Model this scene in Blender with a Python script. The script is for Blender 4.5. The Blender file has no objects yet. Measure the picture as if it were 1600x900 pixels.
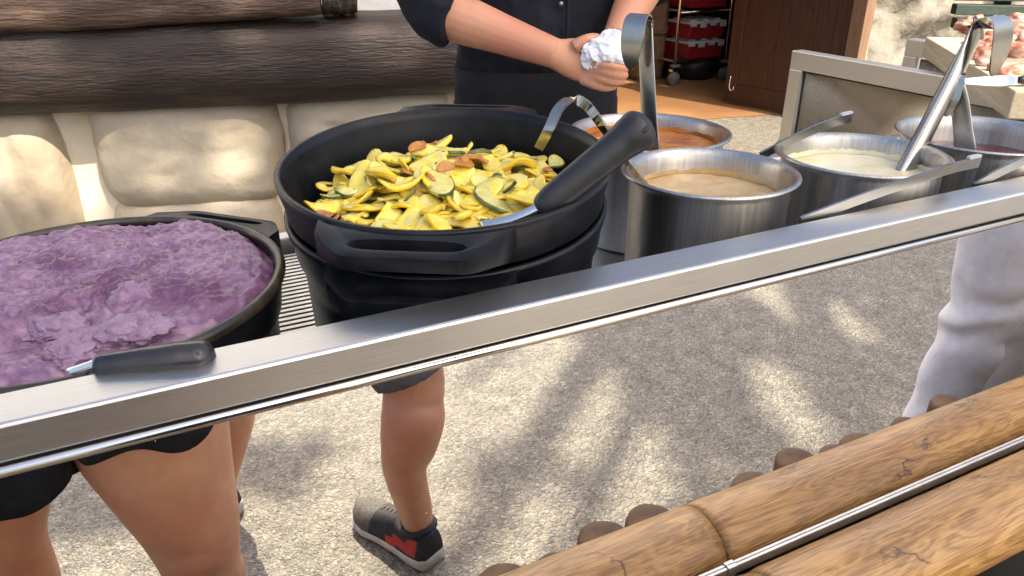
import bpy, bmesh, math, random
from mathutils import Vector, Matrix, noise
R = math.radians
random.seed(7)
scene = bpy.context.scene
COL = scene.collection

# ------------------------------------------------------------ camera
F, YAW, PITCH, ROLL = 1162.0, R(25.83), R(25.57), R(-0.316)
CAM = Vector((0, 0, 1.35))
fwd = Vector((math.sin(YAW)*math.cos(PITCH), math.cos(YAW)*math.cos(PITCH), -math.sin(PITCH)))
rgt = Vector((math.cos(YAW), -math.sin(YAW), 0)); upv = rgt.cross(fwd)
RR = math.cos(ROLL)*rgt + math.sin(ROLL)*upv
UU = -math.sin(ROLL)*rgt + math.cos(ROLL)*upv
cd = bpy.data.cameras.new('camera'); cam = bpy.data.objects.new('camera', cd); COL.objects.link(cam)
cd.sensor_width = 36.0; cd.lens = 36.0*F/1600.0; cd.clip_start = 0.02; cd.clip_end = 1000
m3 = Matrix((RR, UU, -fwd)).transposed()
cam.matrix_world = Matrix.Translation(CAM) @ m3.to_4x4()
scene.camera = cam

# ------------------------------------------------------------ sky, sun, exposure
SUN_EL = R(50)
SUN_TO = Vector((0.30*math.cos(SUN_EL), -0.954*math.cos(SUN_EL), math.sin(SUN_EL))).normalized()   # towards the sun
w = bpy.data.worlds.new('World'); scene.world = w; w.use_nodes = True
nt = w.node_tree; bg = nt.nodes['Background']
sky = nt.nodes.new('ShaderNodeTexSky'); sky.sky_type = 'NISHITA'; sky.sun_disc = False
sky.sun_elevation = SUN_EL; sky.sun_rotation = math.atan2(SUN_TO.x, SUN_TO.y)
sky.dust_density = 5.0; sky.ozone_density = 0.0; sky.air_density = 0.8
nt.links.new(sky.outputs[0], bg.inputs[0]); bg.inputs[1].default_value = 0.15
sd = bpy.data.lights.new('sun', 'SUN'); sd.energy = 3.8; sd.angle = R(0.55); sd.color = (1, 0.90, 0.74)
sun = bpy.data.objects.new('sun', sd); COL.objects.link(sun)
sun.rotation_euler = SUN_TO.to_track_quat('Z', 'Y').to_euler(); sun.location = SUN_TO*30
vs = scene.view_settings; vs.view_transform = 'Standard'; vs.look = 'None'; vs.gamma = 1; vs.exposure = 1.24
scene.cycles.caustics_reflective = True; scene.cycles.blur_glossy = 0.5; scene.cycles.caustics_refractive = False
scene.cycles.sample_clamp_indirect = 3.0; scene.cycles.max_bounces = 8
scene.cycles.use_denoising = True

# ------------------------------------------------------------ helpers
def ray(x, y): return fwd + (x-800)/F*RR + (450-y)/F*UU
def aty(x, y, Y): r = ray(x, y); return CAM + r*((Y-CAM.y)/r.y)
def atz(x, y, Z): r = ray(x, y); return CAM + r*((Z-CAM.z)/r.z)
def atx(x, y, X): r = ray(x, y); return CAM + r*((X-CAM.x)/r.x)
MY = 0.55                                       # plane of the polished panel
def mir(p): return Vector((p.x, 2*MY-p.y, p.z))  # a thing seen in the polished panel stands here
def mfl(x, y): return mir(atz(x, y, 0.0))

def mat(name, c1, c2=None, scale=5.0, rough=0.6, metal=0.0, bump=0.0, bscale=None, stretch=(1, 1, 1), detail=6.0,
        lo=0.35, hi=0.65, rvar=0.0, spec=0.5, c3=None, scale3=1.5, sss=0.0, coat=0.0, dist=0.01, trans=0.0, objrand=0.0, coord='Object', lo3=0.45, hi3=0.65):
    m = bpy.data.materials.new(name); m.use_nodes = True; t = m.node_tree; N = t.nodes; L = t.links
    b = N['Principled BSDF']; b.inputs['Roughness'].default_value = rough; b.inputs['Metallic'].default_value = metal
    b.inputs['Specular IOR Level'].default_value = spec
    if coat: b.inputs['Coat Weight'].default_value = coat; b.inputs['Coat Roughness'].default_value = 0.15
    if sss: b.inputs['Subsurface Weight'].default_value = sss; b.inputs['Subsurface Scale'].default_value = 0.008
    if trans: b.inputs['Transmission Weight'].default_value = trans
    tc = N.new('ShaderNodeTexCoord'); mp = N.new('ShaderNodeMapping'); mp.inputs['Scale'].default_value = stretch
    L.new(tc.outputs[coord], mp.inputs['Vector'])
    no = N.new('ShaderNodeTexNoise'); no.inputs['Scale'].default_value = scale; no.inputs['Detail'].default_value = detail
    no.inputs['Roughness'].default_value = 0.6
    L.new(mp.outputs[0], no.inputs['Vector'])
    cr = N.new('ShaderNodeValToRGB'); cr.color_ramp.elements[0].position = lo; cr.color_ramp.elements[1].position = hi
    cr.color_ramp.elements[0].color = (*c1, 1); cr.color_ramp.elements[1].color = (*(c2 or c1), 1)
    L.new(no.outputs['Fac'], cr.inputs[0]); out = cr.outputs[0]
    if c3:
        n3 = N.new('ShaderNodeTexNoise'); n3.inputs['Scale'].default_value = scale3; n3.inputs['Detail'].default_value = 5
        L.new(mp.outputs[0], n3.inputs['Vector'])
        r3 = N.new('ShaderNodeMapRange'); r3.inputs[1].default_value = lo3; r3.inputs[2].default_value = hi3
        L.new(n3.outputs['Fac'], r3.inputs[0])
        mx = N.new('ShaderNodeMixRGB'); mx.inputs[2].default_value = (*c3, 1)
        L.new(r3.outputs[0], mx.inputs[0]); L.new(out, mx.inputs[1]); out = mx.outputs[0]
    if objrand:
        oi = N.new('ShaderNodeObjectInfo'); hs = N.new('ShaderNodeHueSaturation')
        mr = N.new('ShaderNodeMapRange'); mr.inputs[3].default_value = 1-objrand; mr.inputs[4].default_value = 1+objrand
        L.new(oi.outputs['Random'], mr.inputs[0]); L.new(mr.outputs[0], hs.inputs['Value']); L.new(out, hs.inputs['Color']); out = hs.outputs[0]
    L.new(out, b.inputs['Base Color'])
    if rvar:
        rr = N.new('ShaderNodeMapRange'); rr.inputs[3].default_value = rough-rvar; rr.inputs[4].default_value = rough+rvar
        L.new(no.outputs['Fac'], rr.inputs[0]); L.new(rr.outputs[0], b.inputs['Roughness'])
    if bump:
        bp = N.new('ShaderNodeBump'); bp.inputs['Strength'].default_value = bump; bp.inputs['Distance'].default_value = dist
        if bscale:
            n2 = N.new('ShaderNodeTexNoise'); n2.inputs['Scale'].default_value = bscale; n2.inputs['Detail'].default_value = 5
            L.new(mp.outputs[0], n2.inputs['Vector']); L.new(n2.outputs['Fac'], bp.inputs['Height'])
        else: L.new(no.outputs['Fac'], bp.inputs['Height'])
        L.new(bp.outputs[0], b.inputs['Normal'])
    return m

def obj(name, me, m=None, parent=None, smooth=True, bevel=0.0, loc=None):
    if isinstance(me, bmesh.types.BMesh):
        b = me; me = bpy.data.meshes.new(name); bmesh.ops.recalc_face_normals(b, faces=b.faces); b.to_mesh(me); b.free()
    o = bpy.data.objects.new(name, me); COL.objects.link(o)
    if m is not None and not me.materials:
        for q in (m if isinstance(m, (list, tuple)) else [m]): me.materials.append(q)
    if parent: o.parent = parent
    if loc is not None: o.location = loc
    if smooth:
        for p in me.polygons: p.use_smooth = True
    if bevel:
        bv = o.modifiers.new('bevel', 'BEVEL'); bv.width = bevel; bv.segments = 2; bv.limit_method = 'ANGLE'
        for p in me.polygons: p.use_smooth = False
    return o
def tag(o, label=None, cat=None, group=None, kind=None):
    if label: o['label'] = label
    if cat: o['category'] = cat
    if group: o['group'] = group
    if kind: o['kind'] = kind
    return o
def thing(name, label, cat, loc=(0, 0, 0), group=None):
    o = bpy.data.objects.new(name, None); COL.objects.link(o); o.location = loc; o.empty_display_size = 0.05
    return tag(o, label, cat, group)
def P(o, child):      # keep world place while parenting to an Empty that is only translated / rotated
    child.parent = o; child.matrix_parent_inverse = o_matrix(o).inverted(); return child
def o_matrix(o): return Matrix.LocRotScale(o.location, o.rotation_euler, o.scale)

def box(bm, lo, hi):
    vs_ = [bm.verts.new((x, y, z)) for x in (lo[0], hi[0]) for y in (lo[1], hi[1]) for z in (lo[2], hi[2])]
    for f in ((0, 1, 3, 2), (4, 6, 7, 5), (0, 4, 5, 1), (2, 3, 7, 6), (0, 2, 6, 4), (1, 5, 7, 3)): bm.faces.new([vs_[i] for i in f])
def boxm(lo, hi):
    b = bmesh.new(); box(b, lo, hi); return b
def beam(bm, a, b, wv, tv):      # a box between a and b with half-vectors wv, tv
    vs_ = [bm.verts.new(p + s*wv + q*tv) for p in (a, b) for s in (-1, 1) for q in (-1, 1)]
    for f in ((0, 1, 3, 2), (4, 6, 7, 5), (0, 4, 5, 1), (2, 3, 7, 6), (0, 2, 6, 4), (1, 5, 7, 3)): bm.faces.new([vs_[i] for i in f])
def spline(pts, n):
    out = []
    P_ = [pts[0]*2-pts[1]] + list(pts) + [pts[-1]*2-pts[-2]]
    for i in range(1, len(P_)-2):
        for k in range(n):
            t = k/n; a, b, c, d = P_[i-1:i+3]
            out.append(0.5*((2*b)+(c-a)*t+(2*a-5*b+4*c-d)*t*t+(3*b-a-3*c+d)*t**3))
    out.append(pts[-1]); return out
def loft(bm, pts, rad, seg=16, flat=None, caps=True, sub=0):
    """tube through pts; rad = per-point radius or (ra, rb); flat = direction for ra"""
    pts = [Vector(p) for p in pts]; rad = [(r, r) if not isinstance(r, tuple) else r for r in rad]
    if sub:
        ps = spline(pts, sub); rv = spline([Vector((a, b, 0)) for a, b in rad], sub); pts = ps; rad = [(v.x, v.y) for v in rv]
    rings = []; prev = Vector(flat) if flat else None
    for i, p in enumerate(pts):
        d = (pts[min(i+1, len(pts)-1)] - pts[max(i-1, 0)]).normalized()
        if prev is None: prev = d.orthogonal()
        a = prev - d*prev.dot(d)
        a = a.normalized() if a.length > 1e-5 else d.orthogonal().normalized()
        if not flat: prev = a
        b = d.cross(a)
        rings.append([bm.verts.new(p + a*(rad[i][0]*math.cos(2*math.pi*k/seg)) + b*(rad[i][1]*math.sin(2*math.pi*k/seg))) for k in range(seg)])
    for i in range(len(rings)-1):
        for k in range(seg):
            bm.faces.new((rings[i][k], rings[i][(k+1) % seg], rings[i+1][(k+1) % seg], rings[i+1][k]))
    if caps: bm.faces.new(rings[0][::-1]); bm.faces.new(rings[-1])
    return rings
def strap(bm, pts, widths, wdir, th, sub=6):
    """flat metal strip through pts; wdir = width direction (vector or list)"""
    pts = [Vector(p) for p in pts]
    wd = [Vector(v) for v in (wdir if isinstance(wdir, list) else [wdir]*len(pts))]
    ps = spline(pts, sub); ws = [v.x for v in spline([Vector((a, 0, 0)) for a in widths], sub)]; wv = spline(wd, sub)
    rings = []
    for i, p in enumerate(ps):
        d = (ps[min(i+1, len(ps)-1)] - ps[max(i-1, 0)]).normalized()
        a = (wv[i] - d*wv[i].dot(d)).normalized(); n = d.cross(a)
        h = ws[i]/2
        rings.append([bm.verts.new(p + a*s*h + n*q*th/2 + n*(-abs(s)*0)) for s, q in ((-1, -1), (1, -1), (1, 1), (-1, 1))])
    for i in range(len(rings)-1):
        for k in range(4): bm.faces.new((rings[i][k], rings[i][(k+1) % 4], rings[i+1][(k+1) % 4], rings[i+1][k]))
    bm.faces.new(rings[0][::-1]); bm.faces.new(rings[-1])
def lathe(bm, prof, c=(0, 0, 0), seg=64, sq=None):
    rings = []
    for r, z in prof:
        if r < 1e-6: rings.append([bm.verts.new((c[0], c[1], c[2]+z))])
        else: rings.append([bm.verts.new((c[0]+r*math.cos(2*math.pi*k/seg), c[1]+r*math.sin(2*math.pi*k/seg), c[2]+z)) for k in range(seg)])
    for a, b in zip(rings, rings[1:]):
        for k in range(seg):
            if len(a) == 1 and len(b) == 1: continue
            if len(a) == 1: bm.faces.new((a[0], b[k], b[(k+1) % seg]))
            elif len(b) == 1: bm.faces.new((a[k], b[0], a[(k+1) % seg]))
            else: bm.faces.new((a[k], b[k], b[(k+1) % seg], a[(k+1) % seg]))
def ellip(bm, c, r, seg=20, rot=None):
    M_ = Matrix.Translation(Vector(c)) @ (rot.to_matrix().to_4x4() if rot else Matrix()) @ Matrix.Diagonal((*r, 1))
    bmesh.ops.create_uvsphere(bm, u_segments=seg, v_segments=seg//2+2, radius=1.0, matrix=M_)
def fuse(o, vox=0.006, it=6):
    """melt overlapping closed shapes of a mesh into one continuous skin"""
    r = o.modifiers.new('r', 'REMESH'); r.mode = 'VOXEL'; r.voxel_size = vox; r.use_smooth_shade = True
    s = o.modifiers.new('s', 'SMOOTH'); s.iterations = it; s.factor = 0.5
    dg = bpy.context.evaluated_depsgraph_get(); dg.update()
    me = bpy.data.meshes.new_from_object(o.evaluated_get(dg)); ms = list(o.data.materials); o.modifiers.clear()
    o.data = me
    me.materials.clear()
    for q in ms: me.materials.append(q)
    for p in me.polygons: p.use_smooth = True; p.material_index = 0
    return o
def fn(v, s, o=4): return noise.fractal(Vector(v)*s, 1.0, 2.0, o)

# ------------------------------------------------------------ materials
M = {}
M['steel'] = mat('brushed_steel', (.60, .575, .53), (.74, .72, .68), 30, .38, 1.0, .05, None, (.6, 60, 60), rvar=.08, dist=.002)
M['steel_pot'] = mat('pot_steel', (.46, .445, .415), (.62, .60, .56), 9, .40, 1.0, .05, None, (30, 30, 1.0), rvar=.08, dist=.002)
M['steel_smooth'] = mat('polished_steel', (.66, .65, .62), (.74, .73, .70), 12, .16, 1.0, .02, None, rvar=.06, dist=.002)
def brushed(m, an=.8):
    t = m.node_tree; b = t.nodes['Principled BSDF']; b.inputs['Anisotropic'].default_value = an; b.inputs['Anisotropic Rotation'].default_value = .25
    tn = t.nodes.new('ShaderNodeTangent'); tn.direction_type = 'RADIAL'; tn.axis = 'Z'; t.links.new(tn.outputs[0], b.inputs['Tangent'])
brushed(M['steel_pot'])
M['channel'] = mat('dull_channel_steel', (.45, .45, .45), (.55, .55, .55), 20, .5, 1.0)
M['ladle'] = mat('ladle_steel', (.36, .35, .32), (.46, .45, .41), 12, .22, 1.0, .04, None, rvar=.06, dist=.002)
M['steel_sat'] = mat('satin_panel_steel', (.76, .70, .58), (.86, .80, .67), 5, .26, 1.0, .08, None, rvar=.06, dist=.004, coord='Generated')
M['iron'] = mat('cast_black', (.004, .0045, .006), (.009, .010, .013), 40, .36, 0, .12, 350, rvar=.08, dist=.001, c3=(.014, .015, .018), scale3=14, spec=.24)
M['iron_rim'] = mat('worn_black', (.012, .011, .010), (.045, .036, .022), 24, .34, 0, .2, 120, rvar=.1, dist=.001, c3=(.09, .07, .04), scale3=30, lo3=.52, hi3=.72)
M['plastic_black'] = mat('black_nylon', (.010, .011, .013), (.018, .019, .022), 60, .42, 0, .06, 300, dist=.001)
M['handle_worn'] = mat('dark_worn_handle', (.008, .010, .016), (.020, .022, .028), 16, .22, 0, .25, 60, rvar=.1, dist=.002, c3=(.035, .030, .030), scale3=9)
M['dark'] = mat('dark_void', (.015, .014, .013))
M['grate'] = mat('grate_bar_metal', (.55, .54, .52), (.7, .69, .66), 20, .35, .9)
M['skin'] = mat('tanned_skin', (.50, .235, .135), (.58, .285, .17), 14, .48, 0, .12, 180, sss=.12, dist=.001, c3=(.52, .21, .13), scale3=7)
M['skin2'] = mat('leg_skin', (.60, .295, .165), (.71, .375, .225), 16, .42, 0, .2, 110, sss=.1, dist=.001, c3=(.60, .275, .165), scale3=9)
M['navy'] = mat('dark_navy_cloth', (.006, .007, .012), (.011, .013, .021), 8, .85, 0, .35, 12, dist=.02, spec=.25)
M['apron'] = mat('black_cloth', (.008, .008, .010), (.014, .014, .017), 9, .88, 0, .35, 10, dist=.02, spec=.25)
M['blackskirt'] = mat('black_skirt_cloth', (.009, .010, .012), (.020, .022, .026), 30, .8, 0, .3, 40, dist=.006, spec=.3)
M['grey_shorts'] = mat('grey_shorts_cloth', (.10, .105, .115), (.15, .155, .165), 60, .9, 0, .3, 150, dist=.003, spec=.2)
M['white_cloth'] = mat('white_trouser_cloth', (.62, .605, .645), (.70, .685, .72), 40, .85, 0, .2, 120, dist=.003, spec=.2, c3=(.52, .50, .50), scale3=26, lo3=.68, hi3=.8)
M['napkin'] = mat('white_napkin', (.74, .76, .80), (.82, .83, .86), 30, .85, 0, .2, 60, dist=.003)
def log_wood():
    m = bpy.data.materials.new('varnished_log'); m.use_nodes = True; t = m.node_tree; N = t.nodes; L = t.links; b = N['Principled BSDF']
    b.inputs['Roughness'].default_value = .40; b.inputs['Coat Weight'].default_value = .12
    tc = N.new('ShaderNodeTexCoord')
    def nz(scale, st, det=6, dist=0.0):
        mp = N.new('ShaderNodeMapping'); mp.inputs['Scale'].default_value = st; L.new(tc.outputs['Object'], mp.inputs[0])
        n = N.new('ShaderNodeTexNoise'); n.inputs['Scale'].default_value = scale; n.inputs['Detail'].default_value = det; n.inputs['Distortion'].default_value = dist; L.new(mp.outputs[0], n.inputs['Vector']); return n
    flame = nz(3.2, (1.6, 7, 7), 3, 1.2)
    wv = N.new('ShaderNodeMath'); wv.operation = 'MULTIPLY'; wv.inputs[1].default_value = 42; L.new(flame.outputs['Fac'], wv.inputs[0])
    sn = N.new('ShaderNodeMath'); sn.operation = 'SINE'; L.new(wv.outputs[0], sn.inputs[0])
    fine = nz(26, (.7, 14, 14), 5)
    mx = N.new('ShaderNodeMath'); mx.operation = 'MULTIPLY_ADD'; mx.inputs[1].default_value = .11; L.new(sn.outputs[0], mx.inputs[0]); L.new(fine.outputs['Fac'], mx.inputs[2])
    cr = N.new('ShaderNodeValToRGB'); e = cr.color_ramp.elements; e[0].position = .30; e[0].color = (.215, .105, .030, 1); e[1].position = .72; e[1].color = (.45, .262, .090, 1); q = e.new(.5); q.color = (.345, .182, .055, 1)
    L.new(mx.outputs[0], cr.inputs[0])
    big = nz(2.2, (1, 3, 3), 5); rb = N.new('ShaderNodeMapRange'); rb.inputs[1].default_value = .38; rb.inputs[2].default_value = .64; rb.inputs[3].default_value = .62; rb.inputs[4].default_value = 1.12; L.new(big.outputs['Fac'], rb.inputs[0])
    mu = N.new('ShaderNodeMixRGB'); mu.blend_type = 'MULTIPLY'; mu.inputs[0].default_value = 1; L.new(cr.outputs[0], mu.inputs[1]); L.new(rb.outputs[0], mu.inputs[2])
    # knots and cracks
    mp = N.new('ShaderNodeMapping'); mp.inputs['Scale'].default_value = (1, 1.5, 1.5); L.new(tc.outputs['Object'], mp.inputs[0])
    dn_ = nz(30, (1, 1, 1), 4); ad = N.new('ShaderNodeMixRGB'); ad.blend_type = 'ADD'; ad.inputs[0].default_value = .10; L.new(mp.outputs[0], ad.inputs[1]); L.new(dn_.outputs['Color'], ad.inputs[2])
    vo = N.new('ShaderNodeTexVoronoi'); vo.inputs['Scale'].default_value = 4.5; vo.feature = 'DISTANCE_TO_EDGE'; L.new(ad.outputs[0], vo.inputs['Vector'])
    br = nz(7, (1, 1, 1), 3); bm_ = N.new('ShaderNodeMapRange'); bm_.inputs[1].default_value = .52; bm_.inputs[2].default_value = .60; L.new(br.outputs['Fac'], bm_.inputs[0])
    ck = N.new('ShaderNodeMapRange'); ck.inputs[1].default_value = .004; ck.inputs[2].default_value = .022; ck.inputs[3].default_value = 1; ck.inputs[4].default_value = 0; L.new(vo.outputs['Distance'], ck.inputs[0])
    cm = N.new('ShaderNodeMath'); cm.operation = 'MULTIPLY'; L.new(ck.outputs[0], cm.inputs[0]); L.new(bm_.outputs[0], cm.inputs[1])
    c2 = N.new('ShaderNodeMath'); c2.operation = 'MULTIPLY'; c2.inputs[1].default_value = .85; L.new(cm.outputs[0], c2.inputs[0])
    m2 = N.new('ShaderNodeMixRGB'); m2.inputs[2].default_value = (.055, .024, .008, 1); L.new(c2.outputs[0], m2.inputs[0]); L.new(mu.outputs[0], m2.inputs[1])
    L.new(m2.outputs[0], b.inputs['Base Color'])
    hh = N.new('ShaderNodeMath'); hh.operation = 'MULTIPLY_ADD'; hh.inputs[1].default_value = -1.5; L.new(cm.outputs[0], hh.inputs[0]); L.new(mx.outputs[0], hh.inputs[2])
    bp = N.new('ShaderNodeBump'); bp.inputs['Strength'].default_value = .35; bp.inputs['Distance'].default_value = .003; L.new(hh.outputs[0], bp.inputs['Height']); L.new(bp.outputs[0], b.inputs['Normal'])
    return m
M['log'] = log_wood()
M['post'] = mat('dark_post_wood', (.058, .027, .012), (.135, .066, .028), 30, .7, 0, .5, None, (1, 1, .5), dist=.004)
M['beam'] = mat('dark_stained_timber', (.011, .006, .0045), (.028, .015, .011), 8, .46, 0, .5, None, (1.5, 8, 18), detail=9, rvar=.1, dist=.014, c3=(.050, .031, .024), scale3=1.3, lo3=.5, hi3=.7)
M['beam2'] = mat('weathered_timber', (.040, .022, .014), (.10, .056, .036), 8, .5, 0, .9, None, (1.5, 8, 18), detail=9, rvar=.1, dist=.01, c3=(.16, .10, .065), scale3=1.5, lo3=.5, hi3=.7)
M['plaster'] = mat('cream_plaster', (.62, .55, .42), (.72, .655, .53), 6, .85, 0, .4, 26, dist=.008, c3=(.44, .34, .21), scale3=2.5, lo3=.55, hi3=.75)
M['stone'] = mat('painted_stone', (.385, .325, .24), (.50, .435, .33), 3.5, .82, 0, .45, 40, dist=.007, c3=(.36, .295, .205), scale3=3, lo3=.5, hi3=.7)
M['white_wall'] = mat('white_plaster', (.72, .71, .68), (.80, .79, .76), 12, .9, 0, .4, 40, dist=.006)
M['rock'] = mat('grey_rock', (.15, .132, .105), (.27, .25, .21), 3, .9, 0, .8, 12, dist=.03, c3=(.14, .10, .06), scale3=1.3)  # darkened all over to stand in for shade missing on the rockwork
M['pillar'] = mat('ochre_plaster', (.58, .46, .26), (.66, .54, .33), 5, .85, 0, .3, 20, dist=.01)
M['door'] = mat('dark_red_brown_wood', (.035, .012, .007), (.075, .028, .015), 6, .5, 0, .3, None, (14, 14, 1), detail=8, dist=.004)
M['doorframe'] = mat('brown_frame_wood', (.16, .09, .05), (.24, .14, .08), 6, .6, 0, .3, None, (14, 14, 1), dist=.004)
M['orange_floor'] = mat('orange_sealed_floor', (.29, .145, .058), (.37, .20, .085), 2.5, .55, 0, .2, 40, dist=.004, c3=(.23, .11, .045), scale3=.8)
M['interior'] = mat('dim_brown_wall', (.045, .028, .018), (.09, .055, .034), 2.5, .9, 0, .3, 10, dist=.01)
M['red'] = mat('red_crate_plastic', (.20, .010, .014), (.26, .014, .018), 10, .4)
M['greylid'] = mat('pale_grey_plastic', (.42, .44, .48), (.50, .52, .56), 10, .45)
M['rubber'] = mat('grey_rubber', (.10, .10, .105), (.16, .16, .165), 20, .6)
M['wrap'] = mat('wrapped_cardboard', (.13, .078, .045), (.23, .15, .09), 9, .28, 0, .7, 14, dist=.02)
M['board'] = mat('pale_board_wood', (.50, .40, .255), (.66, .55, .38), 6, .55, 0, .2, None, (1.2, 18, 18), detail=7, dist=.002, coord='Object')
M['green'] = mat('dark_green_paint', (.018, .035, .025), (.035, .055, .04), 8, .55, 0, .3, None, (1, 9, 9), dist=.004)
M['prawn'] = mat('pink_cooked_prawn', (.46, .13, .06), (.60, .32, .22), 34, .35, 0, .3, None, dist=.004, sss=.15, c3=(.62, .46, .38), scale3=22)
M['leaf'] = mat('tree_leaf', (.035, .075, .018), (.06, .115, .03), 3, .55)
M['bark'] = mat('tree_bark', (.08, .06, .042), (.15, .115, .085), 12, .9, 0, .8, None, (4, 4, 1), dist=.02)
# food
M['mash'] = mat('purple_cabbage_mash', (.160, .078, .148), (.280, .162, .252), 60, .30, 0, .4, 130, rvar=.1, dist=.004, spec=.6, c3=(.120, .042, .100), scale3=16, sss=.1, lo3=.5, hi3=.66)
M['mash_pale'] = mat('pale_scooped_mash', (.205, .118, .195), (.31, .20, .29), 70, .5, 0, .6, 130, dist=.005, sss=.1)
M['flesh_y'] = mat('squash_flesh', (.86, .64, .035), (.88, .75, .17), 75, .20, 0, .5, 160, rvar=.1, dist=.003, sss=.12, objrand=.12, c3=(.70, .60, .22), scale3=40)
M['skin_y'] = mat('yellow_squash_peel', (.80, .46, .006), (.84, .58, .02), 30, .25, objrand=.1, coat=.2)
M['flesh_g'] = mat('zucchini_flesh', (.68, .60, .12), (.80, .73, .28), 70, .20, 0, .5, 150, rvar=.1, dist=.003, sss=.12, objrand=.14)
M['skin_g'] = mat('green_zucchini_peel', (.035, .060, .014), (.20, .23, .05), 60, .28, objrand=.2, stretch=(1, 1, .3), coat=.2)
M['char'] = mat('browned_onion', (.40, .13, .02), (.58, .28, .06), 60, .35, 0, .5, 120, dist=.003, c3=(.22, .05, .015), scale3=45, lo3=.55, hi3=.7)
M['mass'] = mat('vegetable_juices', (.40, .33, .05), (.58, .48, .10), 40, .3, 0, .6, 60, dist=.006, c3=(.16, .15, .03), scale3=30)
M['soup_tan'] = mat('tan_soup', (.44, .28, .115), (.56, .39, .18), 22, .22, 0, .45, 30, dist=.006, c3=(.62, .47, .26), scale3=16)
M['soup_orange'] = mat('orange_stew', (.42, .14, .02), (.56, .24, .05), 26, .22, 0, .7, 30, dist=.008, c3=(.30, .09, .015), scale3=18)
M['soup_white'] = mat('cream_sauce', (.76, .70, .48), (.82, .78, .60), 40, .3, 0, .6, 45, dist=.004, c3=(.70, .60, .32), scale3=20)
M['soup_red'] = mat('dark_red_sauce', (.075, .012, .008), (.14, .03, .018), 20, .15, 0, .3, 25, dist=.005)
M['shoe_black'] = mat('sneaker_black', (.014, .014, .016), (.03, .03, .033), 60, .75, 0, .3, 200, dist=.002)
M['shoe_grey'] = mat('sneaker_mesh', (.075, .068, .060), (.15, .135, .118), 150, .85, 0, .6, 400, dist=.002)
M['shoe_red'] = mat('sneaker_red', (.42, .02, .015), (.50, .03, .02), 30, .6)
M['shoe_sole'] = mat('sneaker_sole', (.50, .45, .40), (.62, .57, .52), 40, .7, 0, .3, 90, dist=.003)
M['hair'] = mat('dark_hair', (.02, .012, .008), (.04, .025, .016), 40, .5, stretch=(8, 8, 1))
M['button'] = mat('metal_button', (.2, .2, .21), rough=.3, metal=1)

# mirror-polished panel with a little dust
def mirror_mat():
    m = bpy.data.materials.new('mirror_polished_steel'); m.use_nodes = True; t = m.node_tree; N = t.nodes; L = t.links
    b = N['Principled BSDF']; b.inputs['Metallic'].default_value = 1; b.inputs['Base Color'].default_value = (.90, .89, .87, 1); b.inputs['Roughness'].default_value = .0
    tc = N.new('ShaderNodeTexCoord'); vo = N.new('ShaderNodeTexVoronoi'); vo.inputs['Scale'].default_value = 70
    L.new(tc.outputs['Object'], vo.inputs['Vector'])
    cr = N.new('ShaderNodeMath'); cr.operation = 'LESS_THAN'; cr.inputs[1].default_value = .055
    L.new(vo.outputs['Distance'], cr.inputs[0])
    sp = N.new('ShaderNodeSeparateColor'); L.new(vo.outputs['Color'], sp.inputs[0])
    g = N.new('ShaderNodeMath'); g.operation = 'GREATER_THAN'; g.inputs[1].default_value = .72; L.new(sp.outputs[0], g.inputs[0])
    mu = N.new('ShaderNodeMath'); mu.operation = 'MULTIPLY'; L.new(cr.outputs[0], mu.inputs[0]); L.new(g.outputs[0], mu.inputs[1])
    m2 = N.new('ShaderNodeMath'); m2.operation = 'MULTIPLY'; m2.inputs[1].default_value = .5; L.new(mu.outputs[0], m2.inputs[0])
    df = N.new('ShaderNodeBsdfDiffuse'); df.inputs[0].default_value = (.6, .55, .48, 1)
    mx = N.new('ShaderNodeMixShader'); L.new(m2.outputs[0], mx.inputs[0]); L.new(b.outputs[0], mx.inputs[1]); L.new(df.outputs[0], mx.inputs[2])
    L.new(mx.outputs[0], N['Material Output'].inputs[0]); return m
M['mirror'] = mirror_mat()

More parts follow.
